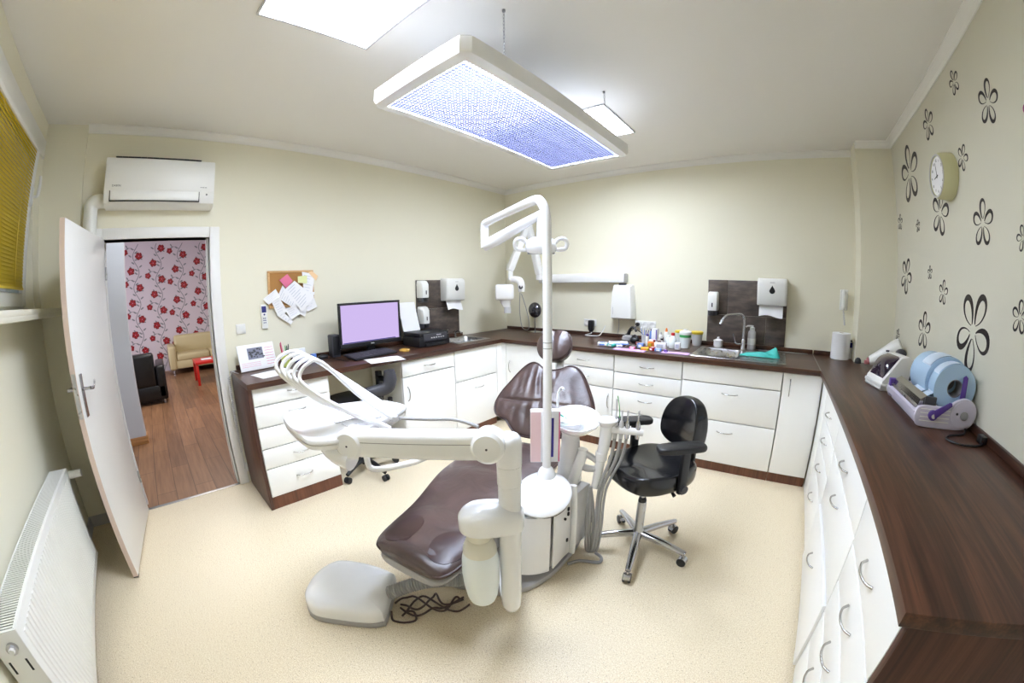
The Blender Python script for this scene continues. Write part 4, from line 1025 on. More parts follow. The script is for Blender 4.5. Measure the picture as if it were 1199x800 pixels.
for sg in (-1, 1):
    a = [(0, -.14), (.036, -.13), (.05, -.06), (.048, .05), (.04, .11), (0, .125), (-.04, .11), (-.048, .05), (-.05, -.06), (-.036, -.13)]
    mb, _ = cushion(a, .028, sub=4, bulge=.3, steps=6)
    ar = mb.build('armrest', 'black', st_, T=TSt @ Matrix.Translation((.222*sg, .0, .758)) @ Matrix.Rotation(-.32, 4, 'Z'), sharp=60)
    MB().box((.222*sg-.014, .0, .48), (.222*sg+.014, .05, .735), .006).tube([(.222*sg, .03, .488), (.16*sg, .09, .468), (.04*sg, .13, .465)], [.018, .016, .014], n=12).build('armrest_post', 'black', ar, T=TSt)
    MB().cyl((.236*sg, .025, .51), (.250*sg, .025, .51), .022, n=20).build('armrest_knob', 'dgrey', ar, T=TSt)

# office chair half under the desk
oc = thing('office_chair', 'black office chair pushed under the desk, mostly hidden by the white tray', 'chair', (.50, -2.53, 0))
ox2, oy2 = .50, -2.53
MB().lathe([(.03, .07), (.035, .12), (.027, .13), (.027, .40), (.017, .41), (.017, .60)], (ox2, oy2, 0), n=24).build('gas_column', 'black', oc)
for fx_, fy_ in ((.605, -2.765), (.785, -2.51), (.555, -2.255), (.26, -2.40), (.30, -2.72)):
    lg = MB().tube([(ox2, oy2, .115), ((ox2+fx_)/2, (oy2+fy_)/2, .11), (fx_, fy_, .075)], [.024, .02, .016], n=12).build('leg', 'black', oc)
    d = V3((fx_-ox2, fy_-oy2, 0)).normalized(); s_ = V3((-d.y, d.x, 0)); b = MB()
    for sg in (-1, 1):
        a = V3((fx_, fy_, .028))+s_*.006*sg; b.lathe([(0, 0), (.025, 0), (.027, .004), (.025, .018), (0, .019)], n=20, T=along(a, a+s_*sg))
    b.build('caster', 'black', lg)
mb, _ = cushion([(x*.98, y*.98) for x, y in sol], .07, bulge=.2); mb.build('seat', 'black', oc, T=Matrix.Translation((.47, -2.55, .665)) @ Matrix.Rotation(PI/2, 4, 'Z'))
MB().tube([(.654, -2.588, .728), (.658, -2.55, .728), (.685, -2.457, .732), (.730, -2.375, .755), (.742, -2.35, .82), (.738, -2.354, .895)], [.030, .042, .05, .052, .054, .042], n=18, flat=.8).build('support_cushion', 'dgrey', oc, sharp=60)
MB().box((.52, -2.36, .46), (.56, -2.31, .86), .008).tube([(.54, -2.335, .80), (.62, -2.33, .80), (.70, -2.345, .82)], .022, n=12).build('support_bracket', 'black', oc)
MB().tube([(.60, -2.40, .48), (.68, -2.34, .55), (.71, -2.345, .66)], [.016, .018, .02], n=12).build('support_arm', 'black', oc)

# ------------------------------------------------------------------ things on the door wall
ac = thing('air_conditioner', 'white wall air conditioner high above the doorway', 'air conditioner', (.1, -3.905, 2.205))
y0, y1 = -4.305, -3.515
prof = [(.002, 2.555), (.12, 2.552), (.165, 2.535), (.183, 2.49), (.188, 2.32), (.186, 2.27), (.165, 2.225), (.11, 2.205), (.002, 2.205)]
MB().rings([[(x, y, z) for x, z in prof] for y in (y0, y1)]).build('body', 'white', ac, sharp=25)
MB().box((.1875, y0+.004, 2.309), (.1915, y1-.004, 2.485), .003).build('front_panel', 'white', ac)
MB().box((.16, y0+.045, 2.238), (.1905, y1-.115, 2.300), .004).build('air_flap', 'white', ac)
MB().box((.15, y0+.040, 2.231), (.1895, y1-.110, 2.237), .001).box((.15, y0+.038, 2.231), (.1895, y0+.043, 2.303)).box((.15, y1-.113, 2.231), (.1895, y1-.108, 2.303)).build('air_outlet', 'black', ac)
b = MB()
for i in range(14): b.box((.03, y0+.06+i*.045, 2.5545), (.14, y0+.104+i*.045, 2.556))
b.build('top_grille', 'dgrey', ac)
b = MB().cyl((.187, y1-.055, 2.285), (.1895, y1-.055, 2.285), .007, n=16).build('receiver', 'black', ac)
b = MB(); text_mesh(b, 'DAIKIN', .019, basis((.1918, y0+.085, 2.335), (0, 1, 0), (0, 0, 1), (1, 0, 0))); b.build('lettering', 'dgrey', ac); b = MB(); text_mesh(b, 'INVERTER', .011, basis((.1918, y1-.08, 2.335), (0, 1, 0), (0, 0, 1), (1, 0, 0))); b.build('lettering', 'dgrey', ac)
b = MB().tube([(.055, y0+.004, 2.26), (.055, y0-.05, 2.26), (.055, y0-.095, 2.235), (.055, y0-.105, 2.18), (.055, y0-.105, 1.90)], .050, n=24)
b.build('pipe_cover', 'white', label='white bent pipe cover running down from the air conditioner', cat='pipe cover')
# cork board, its papers, remote, switch
cb = thing('cork_board', 'pine framed cork board almost covered with papers', 'notice board', (.01, -2.845, 1.45))
MB().box((.002, -3.04, 1.435), (.012, -2.655, 1.715)).build('cork', 'cork', cb)
b = MB()
for lo, hi in (((-3.052, 1.418), (-2.64, 1.436)), ((-3.052, 1.706), (-2.64, 1.724)), ((-3.052, 1.436), (-3.034, 1.706)), ((-2.658, 1.436), (-2.64, 1.706))): b.box((.002, lo[0], lo[1]), (.02, hi[0], hi[1]), .003)
b.build('frame', 'frame', cb)
CY = lambda X: -3.053+(X-353)*.00115
CZ = lambda Y: 1.721-(Y-53)*.001043
def paper(pts, k, name, m, label, cat, lines=0, group=None, hole=True):
    if lines:
        ax, ay = sum(a for a, c in pts)/4, sum(c for a, c in pts)/4; pts = [(ax+(a-ax)*1.14, ay+(c-ay)*1.14) for a, c in pts]
    P = [(CY(a), CZ(c)) for a, c in pts]; n = 5; V = []; F = []
    for i in range(n+1):
        for j in range(n+1):
            u, v = i/n, j/n
            y = (P[0][0]*(1-u)+P[1][0]*u)*(1-v)+(P[3][0]*(1-u)+P[2][0]*u)*v; z = (P[0][1]*(1-u)+P[1][1]*u)*(1-v)+(P[3][1]*(1-u)+P[2][1]*u)*v
            V.append((.022+.0028*k+.012*v*v*(.5+.5*math.sin(k*2.1)), y, z))
    for i in range(n):
        for j in range(n): F.append((i*(n+1)+j, i*(n+1)+j+1, (i+1)*(n+1)+j+1, (i+1)*(n+1)+j))
    b = MB().add(V, F)
    for q in range(lines):
        v0 = (q+1)/(lines+1.5); v1 = v0+.018; a = []
        for u, v in ((.12, v0), (.12, v1), (.8-.13*(q % 3), v1), (.8-.13*(q % 3), v0)):
            y = (P[0][0]*(1-u)+P[1][0]*u)*(1-v)+(P[3][0]*(1-u)+P[2][0]*u)*v; z = (P[0][1]*(1-u)+P[1][1]*u)*(1-v)+(P[3][1]*(1-u)+P[2][1]*u)*v
            a.append((.0232+.0028*k+.012*v*v*(.5+.5*math.sin(k*2.1)), y, z))
        b.add(a, [(0, 1, 2, 3)], 1)
    return b.build(name, [m, 'ink'], label=label, cat=cat, group=group, recalc=False)
G = 'papers pinned to the cork board'
paper([(625, 75), (715, 95), (690, 250), (632, 235)], 0, 'paper_sheet', 'paper', 'white paper reaching the top right corner of the cork board', 'paper', 6, G)
paper([(318, 265), (405, 200), (432, 255), (352, 305)], 1, 'paper_sheet', 'paper', 'white paper poking out past the left edge of the cork board', 'paper', 4, G)
paper([(412, 402), (450, 372), (520, 455), (505, 478)], 0, 'paper_sheet', 'paper', 'lowest white paper hanging below the cork board', 'paper', 4, G)
paper([(478, 360), (562, 330), (577, 402), (512, 437)], 1, 'paper_sheet', 'paper', 'white paper hanging under the bottom middle of the cork board', 'paper', 4, G)
paper([(640, 330), (700, 270), (722, 355), (650, 385)], 0, 'paper_sheet', 'paper', 'white paper sticking out at the bottom right of the cork board', 'paper', 3, G)
paper([(380, 300), (430, 268), (482, 372), (415, 397)], 2, 'paper_sheet', 'paper', 'slanted white paper below the left corner of the cork board', 'paper', 5, G)
paper([(556, 330), (652, 320), (622, 425), (572, 390)], 2, 'paper_sheet', 'paper', 'white paper with its pointed corner hanging below right of the board centre', 'paper', 4, G)
paper([(585, 215), (705, 240), (665, 335), (585, 325)], 3, 'paper_sheet', 'paper', 'white paper with a small blue stamp over the right of the cork board', 'paper', 6, G)
paper([(425, 262), (465, 180), (552, 310), (532, 347)], 3, 'paper_sheet', 'paper', 'narrow white paper slanting down the middle of the cork board', 'paper', 7, G)
paper([(490, 205), (558, 148), (688, 268), (595, 372)], 4, 'paper_sheet', 'paper', 'largest white paper, on top in the centre of the cork board', 'paper', 9, G)
paper([(437, 125), (500, 78), (540, 135), (487, 190)], 5, 'sticky_note', 'pink', 'pink sticky note on the cork board', 'sticky note')
paper([(580, 100), (655, 95), (650, 160), (580, 152)], 5, 'sticky_note', 'lime', 'pale yellow-green sticky note on the cork board', 'sticky note')
paper([(668, 68), (700, 58), (745, 100), (728, 140)], .2, 'sticky_note', 'peach', 'peach sticky note behind the top right corner of the cork board', 'sticky note')
rm = thing('remote_control', 'white remote control with a blue display hung left of the cork board', 'remote control', (.012, -3.095, 1.258))
TR = basis((.002, -3.098, 1.356), (0, 1, .01), (0, -.02, 1), (1, 0, 0))
MB().box((-.026, -.098, 0), (.026, .098, .02), .006).build('body', 'white', rm, T=TR)
MB().box((-.019, .035, .0195), (.019, .086, .0208), .001).build('display', 'navy', rm, T=TR)
b = MB().cyl((0, .018, .0195), (0, .018, .022), .007, n=14)
for i in range(3):
    for j in range(2): b.box((-.013+.014*j, -.008-.018*i, .0195), (-.003+.014*j, -.018-.018*i+.002, .0215), .001)
b.build('buttons', 'navy', rm, T=TR)
sw = thing('light_switch', 'square white light switch beside the door frame', 'switch', (.01, -3.30, 1.24))
MB().box((.001, -3.34, 1.238), (.010, -3.262, 1.316), .003).build('plate', 'white', sw); MB().box((.010, -3.328, 1.25), (.0145, -3.274, 1.304), .003).build('rocker', 'white', sw)
def soap(T, label, glass='black'):
    p = T @ V3((0, 0, 0)); t = thing('soap_dispenser', label, 'soap dispenser', p)
    R = [[(x*s, -y*d-.0, z) for x, y in [(-.052, .0), (-.052, .6), (-.040, .9), (0, 1), (.040, .9), (.052, .6), (.052, 0)]] for z, s, d in ((.050, .95, .095), (.07, 1, .10), (.19, 1, .098), (.222, .93, .075), (.232, .8, .045))]
    MB().rings(R).build('cover', 'white', t, T=T, sharp=50)
    MB().box((-.046, -.075, .0), (.046, -.001, .05), .006).build('base', 'dgrey', t, T=T)
    MB().box((-.022, -.095, .012), (.022, -.06, .05), .005).build('push_lever', 'black', t, T=T)
    MB().box((-.006, -.1005, .085), (.006, -.098, .125), .002).build('level_window', 'black', t, T=T)
    return t
Ta = frame((.016, 0, 0), PI/2)
soap(Ta @ Matrix.Translation((-1.45, 0, 1.375)), 'upper white soap dispenser on the left-hand tile panel')
soap(Ta @ Matrix.Translation((-1.45, 0, 1.10)), 'lower white soap dispenser on the left-hand tile panel')
Tb_ = frame((0, -.016, 0), 0)
soap(Tb_ @ Matrix.Translation((2.66, 0, 1.255)), 'white soap dispenser at the left edge of the right-hand tile panel')
def towel(T, label):
    p = T @ V3((0, 0, 0)); t = thing('towel_dispenser', label, 'paper towel dispenser', p)
    w = .14; R = []
    for z, s, d in ((.0, .97, .105), (.012, 1, .115), (.20, 1, .122), (.235, .985, .112), (.25, .95, .085)):
        R.append([(x*s*w, -y*d, z) for x, y in [(-1, 0), (-1, .8), (-.93, .95), (-.8, 1), (.8, 1), (.93, .95), (1, .8), (1, 0)]])
    MB().rings(R).build('cover', 'white', t, T=T, sharp=50)
    b = MB(); P = []
    for k in range(24):
        a = 2*PI*k/24; r = .027; x = r*math.sin(a); z = r*math.cos(a)
        if z > 0: x *= (1-(z/r)**1.3*.98); z *= 1.9
        P.append((x, z))
    b.prism(P, 0, .003, T=basis((.0, -.1205, .135), (1, 0, 0), (0, 0, 1), (0, -1, 0))); b.build('drop_window', 'black', t, T=T)
    MB().box((-.022, -.1232, .206), (.022, -.121, .214)).build('logo_mark', 'lgrey', t, T=T)
    V = []; F = []; n = 8
    for i in range(n+1):
        for j in range(4):
            u, v = i/n, j/3; V.append((-.118+.225*u, -.062-.035*v-.006*math.sin(u*9)*v, .004-.105*v*(1-.12*math.sin(u*5))))
    for i in range(n):
        for j in range(3): F.append((i*4+j, i*4+j+1, i*4+j+5, i*4+j+4))
    MB().add(V, F).build('paper_towel', 'paper', t, T=T, recalc=False)
    return t
towel(Ta @ Matrix.Translation((-1.03, 0, 1.378)), 'white paper towel dispenser above the small left-hand sink')
towel(Tb_ @ Matrix.Translation((3.23, 0, 1.380)), 'white paper towel dispenser above the right-hand sink')

# ------------------------------------------------------------------ desk
Z = HW+.0006
mo = thing('monitor', 'black flat monitor with a glowing lilac screen on the desk', 'monitor', (.2, -2.18, Z))
my0, my1, mz0, mz1, mx = -2.505, -1.862, 1.028, 1.422, .22
b = MB()
for lo, hi in (((my0, mz0), (my1, mz0+.038)), ((my0, mz1-.02), (my1, mz1)), ((my0, mz0+.038), (my0+.02, mz1-.02)), ((my1-.02, mz0+.038), (my1, mz1-.02))): b.box((mx-.028, lo[0], lo[1]), (mx, hi[0], hi[1]), .004)
b.box((mx-.03, my0+.01, mz0+.01), (mx-.012, my1-.01, mz1-.01), .003).build('frame', 'black', mo)
MB().box((mx-.0125, my0+.02, mz0+.038), (mx-.0075, my1-.02, mz1-.02)).build('screen', 'screen', mo)
MB().box((mx-.0072, my0+.03, mz0+.039), (mx-.0068, my1-.06, mz0+.047)).build('taskbar', 'navy', mo)
MB().box((mx, -2.20, mz0+.014), (mx+.0006, -2.165, mz0+.022)).build('badge', 'lgrey', mo)
MB().box((mx-.06, -2.22, Z+.012), (mx-.03, -2.14, mz0+.15), .006).build('stand_neck', 'black', mo)
MB().lathe([(.0, 0), (.12, 0), (.12, .006), (.08, .013), (0, .015)], (mx-.04, -2.18, Z), n=32, sx=.8, sy=1.05).build('stand_foot', 'black', mo)
sp = thing('speaker', 'small dark grey desktop speaker left of the monitor', 'speaker', (.14, -2.53, Z))
MB().box((.09, -2.572, Z), (.18, -2.488, Z+.20), .012).build('cabinet', 'dgrey', sp); MB().box((.1795, -2.56, Z+.02), (.183, -2.50, Z+.185), .002).build('grille', 'black', sp)
Tk = basis((.365, -2.29, Z+.012), (-.10, 1, 0), (-1, -.10, .11), (.11, 0, 1)) @ Matrix.Scale(1.25, 4, (0, 1, 0))
kb = thing('keyboard', 'black computer keyboard in front of the monitor', 'keyboard', (.385, -2.29, Z))
MB().box((-.225, -.075, 0), (.225, .078, .014), .004).build('case', 'black', kb, T=Tk)
b = MB()
for r in range(5):
    for c in range(20):
        if 3 <= c <= 8 and r == 0: continue
        b.box((-.215+.0215*c, -.065+.026*r, .0135), (-.215+.0215*c+.018, -.065+.026*r+.021, .020), .002)
b.box((-.15, -.065, .0135), (-.03, -.045, .020), .002); b.build('keys', 'dgrey', kb, T=Tk)
MB().box((0, 0, 0), (.21, .296, .0016), T=basis((.482, -2.43, Z), (.75, -.18, 0), (.18, .75, 0), (0, 0, 1)) @ Matrix.Scale(1, 4)).build('paper_sheet', 'paper', label='white sheet lying on the desk in front of the keyboard', cat='paper')
MB().lathe([(.045, 0), (.05, .002), (.05, .016), (.045, .018), (.036, .018), (.034, .002)], (.40, -1.955, Z), n=28).build('tape_roll', 'gold', label='golden brown tape roll on the desk beside the keyboard', cat='tape')
ms = thing('computer_mouse', 'black mouse-like device on the desk left of the keyboard', 'computer mouse', (.14, -2.66, Z))
MB().ball((.14, -2.645, Z+.0205), (.028, .05, .02)).box((.115, -2.685, Z), (.165, -2.605, Z+.012), .005).build('body', 'black', ms)
b = MB().tube([(.16, -2.60, Z+.004), (.25, -2.585, Z+.004), (.38, -2.57, Z+.004), (.44, -2.545, Z+.004)], .003, n=8); b.build('cable', 'black', ms)
pr = thing('printer', 'black multifunction printer right of the monitor', 'printer', (.22, -1.57, Z))
MB().box((.10, -1.765, Z), (.38, -1.375, Z+.10), .012).build('body', 'black', pr)
MB().box((.105, -1.755, Z+.10), (.375, -1.385, Z+.138), .010).build('scanner_lid', 'black', pr)
MB().box((.378, -1.72, Z+.055), (.392, -1.42, Z+.126), .006, T=None).build('control_panel', 'dgrey', pr)
b = MB()
for i in range(6): b.box((.3915, -1.63+.03*i, Z+.080), (.3935, -1.612+.03*i, Z+.090), .001)
b.box((.3915, -1.56, Z+.105), (.393, -1.50, Z+.112)).build('buttons', 'lgrey', pr)
MB().box((-.002, -.10, 0), (.003, .10, .20), .001, T=Matrix.Translation((.115, -1.64, Z+.14)) @ Matrix.Rotation(-.30, 4, 'Y')).build('paper_support', 'black', pr)
MB().box((.38, -1.70, Z+.004), (.41, -1.44, Z+.03), .004).build('output_tray', 'black', pr)
MB().box((0, -.105, 0), (.002, .105, .30), T=Matrix.Translation((.124, -1.66, Z+.141)) @ Matrix.Rotation(-.30, 4, 'Y')).build('paper_sheet', 'paper', label='white paper standing in the printer feed right of the monitor', cat='paper')
cal = thing('desk_calendar', 'large white picture calendar leaning on the wall at the left end of the desk', 'calendar', (.1, -3.21, Z))
Tc = basis((.155, -3.215, Z+.003), (-.12, 1, 0), (-.35, -.03, 1), (1, .12, .35))
MB().box((-.155, 0, 0), (.155, .205, .012), .001).build('board', 'paper', cal, T=Tc)
pm = mat('photo_print', (120, 122, 140), .5)
b = MB(); 
b.box((-.075, .085, .012), (.055, .175, .0126)).build('picture', pm, cal, T=Tc)
b = MB()
for i in range(26):
    x, y = -.07+.118*random.random(), .09+.07*random.random(); b.box((x, y, .0126), (x+.01+.012*random.random(), y+.006+.012*random.random(), .013))
b.build('picture_shapes', 'dgrey', cal, T=Tc)
b = MB()
for i in range(7): b.box((.072, .03+.022*i, .012), (.145, .033+.022*i, .0124))
for i in range(3): b.box((-.14, .03+.014*i, .012), (.02, .032+.014*i, .0124))
b.build('print_lines', 'pink', cal, T=Tc)
MB().box((0, 0, 0), (.21, .297, .003), T=basis((.33, -3.33, Z), (.9, .2, 0), (-.2, .9, 0), (0, 0, 1))).build('paper_sheet', 'paper', label='white papers lying flat in front of the leaning calendar', cat='paper')
pc = thing('pen_cup', 'yellow-green pen cup beside the calendar', 'pen cup', (.20, -3.0, Z))
MB().lathe([(.0, 0), (.036, 0), (.038, .095), (.034, .095), (.032, .004), (0, .004)], (.20, -3.0, Z), n=28).build('cup', mat('cup_lime', (196, 205, 110), .4), pc)
pens = [('red', (.19, -3.012), (.188, -3.032, .19), 'red pen leaning left in the pen cup'), ('pink', (.205, -3.005), (.20, -3.03, .20), 'pink pen in the pen cup'), ('greenl', (.21, -2.995), (.215, -3.00, .17), 'green pen in the pen cup'), ('black', (.20, -2.99), (.196, -2.982, .165), 'black pen upright in the pen cup'), ('dgrey', (.19, -2.985), (.188, -2.965, .175), 'grey pen leaning right in the pen cup')]
for m, (ax, ay), (bx_, by_, bz), lab in pens:
    MB().tube([(ax, ay, Z+.008), (bx_, by_, Z+bz-.02), (bx_, by_, Z+bz)], [.004, .0045, .003], n=10, smooth=False).build('pen', m, label=lab, cat='pen', group='pens in the pen cup')
MB().box((.12, -2.90, Z), (.19, -2.80, Z+.062), .004).build('small_box', 'navy', label='small dark blue box right of the pen cup', cat='box')
MB().box((.10, -2.745, Z), (.14, -2.705, Z+.055), .004).build('small_box', 'sky', label='tiny blue box at the wall on the desk', cat='box')
MB().box((.06, -2.895, Z), (.075, -2.78, Z+.11), .002).build('note_card', 'paper', label='white card standing behind the dark blue box', cat='card')
# coiled phone cord down the desk end
b = MB(); n = 300; pts = []
for i in range(n):
    t = i/n; z = .93-.62*t; a = 2*PI*i/7.5; pts.append((.10+.010*math.cos(a), -3.452+.010*math.sin(a)-.006, z))
b.tube(pts, .003, n=6, smooth=False); b.tube([(.10, -3.445, .93), (.11, -3.43, .97), (.13, -3.41, Z+.006), (.20, -3.395, Z+.006)], .003, n=6); b.tube([(.10, -3.458, .31), (.10, -3.46, .22), (.06, -3.46, .15)], .003, n=6)
b.build('coiled_cord', 'lgrey', label='white coiled cord hanging down beside the desk end', cat='cord')
MB().box((.001, -3.438, .10), (.02, -3.426, .18), .004).build('cord_socket', 'white', label='small white wall socket low beside the desk end', cat='socket')
# ------------------------------------------------------------------ back wall
xr = thing('xray_machine', 'white dental x-ray machine on a folding arm in the back corner', 'x-ray machine', (.7, -.4, 1.2))
MB().box((.607, -.115, 1.562), (1.722, -.004, 1.665), .012).build('wall_rail', 'unit', xr)
MB().box((1.70, -.112, 1.566), (1.727, -.006, 1.661), .006).build('rail_cap', 'lgrey', xr)
A0, A1, A2 = V3((.66, -.17, 1.69)), V3((.60, -.30, 2.27)), V3((.50, -.52, 1.735))
MB().cyl((.655, -.17, 1.60), (.655, -.17, 1.72), .035, n=20).box((.62, -.17, 1.60), (.69, -.10, 1.66), .01).build('arm_pivot', 'unit', xr)
def seg(p, q, w0, w1): 
    T = along(p, q); L = (q-p).length; return MB().rings([[(x*s, y*s, z) for x, y in rrect(.045, .034, .018)] for z, s in ((-.03, w0*.8), (0, w0), (L*.5, (w0+w1)/2*1.04), (L, w1), (L+.03, w1*.8))], T=T)
seg(A0, A1, 1.1, .9).build('lower_arm', 'unit', xr)
seg(A1, A2, .9, 1.15).build('upper_arm', 'unit', xr)
MB().cyl(A1+V3((.03, -.03, 0)), A1-V3((.03, -.03, 0)), .05, n=24).build('arm_elbow', 'unit', xr)
MB().cyl(A2+V3((0, 0, .02)), (A2.x, A2.y, 1.60), .028, n=20).build('yoke_stem', 'unit', xr)
MB().tube([(A2.x, A2.y, 1.61), (A2.x+.05, A2.y+.04, 1.605), (.585, -.455, 1.585), (.60, -.445, 1.53), (.60, -.445, 1.46)], [.034, .038, .042, .042, .036], n=18).build('yoke', 'unit', xr)
hc = V3((.50, -.60, 1.44)); hx_ = V3((.78, .62, 0)); Th = basis(hc, hx_, V3((-.62, .78, 0)), (0, 0, 1))
MB().box((-.125, -.09, -.07), (.085, .09, .11), .03, seg=4).build('tube_head', 'unit', xr, T=Th)
MB().rings([[(x*s-.01+dx, y*s, z) for x, y in rrect(.07, .06, .025)] for z, s, dx in ((-.05, 1, 0), (-.10, .82, .0), (-.135, .62, .01), (-.15, .6, .01))]).build('collimator', 'unit', xr, T=Th)
MB().cyl((.01, 0, -.149), (.01, 0, -.21), .04, n=24).cyl((.01, 0, -.21), (.01, 0, -.22), .043, n=24).build('cone', 'lgrey', xr, T=Th)
MB().lathe([(.022, 0), (.024, .003), (.018, .004), (.012, .004)], (0, 0, 0), n=24, T=along((.615, -.478, 1.515), (.63, -.505, 1.515))).build('angle_dial', 'dgrey', xr)
MB().tube([(.59, -.46, 1.45), (.55, -.42, 1.25), (.53, -.36, 1.06), (.56, -.34, 1.01), (.62, -.34, 1.02), (.655, -.38, 1.12), (.64, -.42, 1.28), (.605, -.455, 1.44)], .0045, n=8).build('power_cable', 'hose', xr)
mi = thing('desk_mirror', 'round dark mirror on a thin chrome stand in the back corner', 'mirror', (.575, -.145, HW))
MB().lathe([(.10, 0), (.10, .006), (.06, .014), (.01, .02), (.008, .022)], (.575, -.145, HW+.0006), n=32).build('base', 'chrome', mi)
MB().cyl((.575, -.145, HW+.015), (.575, -.145, HW+.20), .007, n=14).build('stem', 'chrome', mi)
MB().ball((.575, -.145, HW+.275), (.088, .06, .095), n=32).build('globe', mat('black_gloss', (96, 96, 102), .08, .9), mi)
MB().box((.70, -.20, HW+.0006), (.80, -.12, HW+.025), .008).tube([(.71, -.16, HW+.02), (.75, -.17, HW+.04), (.79, -.15, HW+.02)], .008, n=8).build('instrument_dish', 'steel', label='small steel piece beside the mirror stand', cat='instrument')
wb = thing('wall_unit', 'tall white control box hanging under the x-ray rail', 'control box', (1.70, -.07, 1.165))
R = []
for z, s, d in ((1.168, .96, .08), (1.18, 1.03, .125), (1.30, 1.02, .13), (1.45, .93, .125), (1.52, .86, .115), (1.54, .80, .09)):
    R.append([(1.695+x*s*.125, -y*d-.003*(y == 0), z) for x, y in [(-1, .03), (-1, .8), (-.88, 1), (.88, 1), (1, .8), (1, .03)]])
MB().rings(R).build('cover', 'white', wb, sharp=30)
MB().box((1.655, -.10, 1.536), (1.735, -.06, 1.556), .004).build('hook', 'dgrey', wb)
MB().box((1.60, -.134, 1.22), (1.603, -.129, 1.30)).build('logo_mark', 'lgrey', wb)
MB().tube([(1.64, -.05, 1.17), (1.635, -.03, 1.08), (1.62, -.02, 1.0)], .004, n=8).build('cable', 'lgrey', wb)
def socket(x0, n, label, z0=1.06):
    t = thing('wall_socket', label, 'socket', (x0+.04*n, -.01, z0)); b = MB().box((x0, -.012, z0), (x0+.08*n, -.001, z0+.08), .003).build('plate', 'white', t)
    for i in range(n):
        c = (x0+.04+.08*i, z0+.04); T = along((c[0], -.012, c[1]), (c[0], -.02, c[1]))
        MB().lathe([(.030, 0), (.030, .003), (.026, .003), (.022, .001), (0, .0012)], n=24, T=T).build('outlet', 'white', t)
    return t
socket(1.185, 2, 'white double socket with a black charger plugged in')
socket(1.815, 3, 'white triple socket above the heap of bottles', 1.075)
ch = thing('plug_charger', 'black charger plugged into the double socket', 'charger', (1.30, -.05, 1.03))
MB().box((1.27, -.085, 1.045), (1.335, -.022, 1.135), .015).rings([[(x+1.302, y-.055, z) for x, y in rrect(w, .03, .012)] for z, w in ((1.0, .012), (1.03, .028), (1.06, .03))]).build('body', 'black', ch)
MB().tube([(1.302, -.055, 1.0), (1.31, -.07, .985), (1.26, -.12, HW+.012), (1.34, -.15, HW+.012), (1.42, -.11, HW+.012), (1.44, -.06, 1.0), (1.47, -.03, 1.08)], .006, n=8).build('cable', 'white', ch)
pg = MB().cyl((1.855, -.014, 1.115), (1.855, -.05, 1.115), .02, n=18).tube([(1.855, -.05, 1.115), (1.855, -.07, 1.10), (1.80, -.10, 1.04), (1.74, -.15, 1.0), (1.70, -.2, HW+.03)], .004, n=8)
pg.build('power_plug', 'black', label='black plug and cable in the triple socket', cat='plug')
ic = thing('intercom', 'white wall intercom handset beside the corner pillar', 'intercom', (3.91, -.03, 1.38))
MB().box((3.87, -.022, 1.375), (3.945, -.001, 1.56), .008, seg=3).build('base', 'white', ic)
MB().tube([(3.90, -.036, 1.385), (3.90, -.046, 1.41), (3.90, -.040, 1.47), (3.90, -.046, 1.53), (3.90, -.036, 1.552)], [.018, .024, .018, .024, .018], n=14, flat=.8).build('handset', 'white', ic)
n = 90; MB().tube([(3.905+.007*math.cos(i*1.2)+.02*math.sin(PI*i/n), -.03+.007*math.sin(i*1.2), 1.375-.13*math.sin(PI*i/n)) for i in range(n)], .0025, n=6, smooth=False).build('coiled_cord', 'lgrey', ic)
# ------------------------------------------------------------------ bottles and packs on the back worktop
Z = HW+.0006
def lathe_thing(name, label, cat, x, y, parts, group=None, n=24):
    t = thing(name, label, cat, (x, y, Z), group)
    for pn, m, prof, *k in parts: MB().lathe(prof, (x, y, Z), n=n).build(pn, m, t)
    return t
GB = 'bottles and packs beside the right-hand sink'
lathe_thing('tub', 'large white tub with green bands and a white lid next to the sink', 'tub', 2.455, -.34, [('body', 'frost', [(0, 0), (.048, 0), (.054, .115), (.054, .12)]), ('label_band', 'greenl', [(.0545, .10), (.0555, .10), (.0558, .125), (.0545, .125)]), ('lid', 'white', [(.057, .125), (.058, .135), (.058, .15), (.045, .158), (.02, .165), (.018, .175), (0, .176)])], GB)
lathe_thing('tub', 'grey tub with a yellow lid next to the sink', 'tub', 2.525, -.12, [('body', 'lgrey', [(0, 0), (.045, 0), (.055, .115)]), ('lid', 'yellow', [(.058, .113), (.060, .116), (.060, .135), (.054, .14), (0, .14)])], GB)
lathe_thing('tub', 'low clear tub with a yellow lid at the wall behind the bottles', 'tub', 2.36, -.12, [('body', 'frost', [(0, 0), (.055, 0), (.06, .115)]), ('lid', 'yellow', [(.063, .115), (.063, .132), (.055, .137), (0, .138)])], GB)
lathe_thing('bottle', 'clear bottle with a red cap beside the white tub', 'bottle', 2.355, -.42, [('body', 'frost', [(0, 0), (.034, 0), (.036, .01), (.036, .085), (.02, .11), (.014, .118)]), ('cap', 'red', [(.016, .116), (.017, .12), (.017, .142), (0, .143)])], GB)
lathe_thing('bottle', 'slim white bottle with an orange tip among the packs', 'bottle', 2.245, -.26, [('body', 'white', [(0, 0), (.026, 0), (.027, .11), (.018, .13)]), ('cap', 'orange', [(.012, .13), (.011, .15), (.006, .165), (0, .166)])], GB)
lathe_thing('bottle', 'small brown glass bottle with a white cap', 'bottle', 2.225, -.43, [('body', 'amber', [(0, 0), (.02, 0), (.021, .05), (.010, .062)]), ('cap', 'white', [(.012, .06), (.012, .08), (0, .081)])], GB)
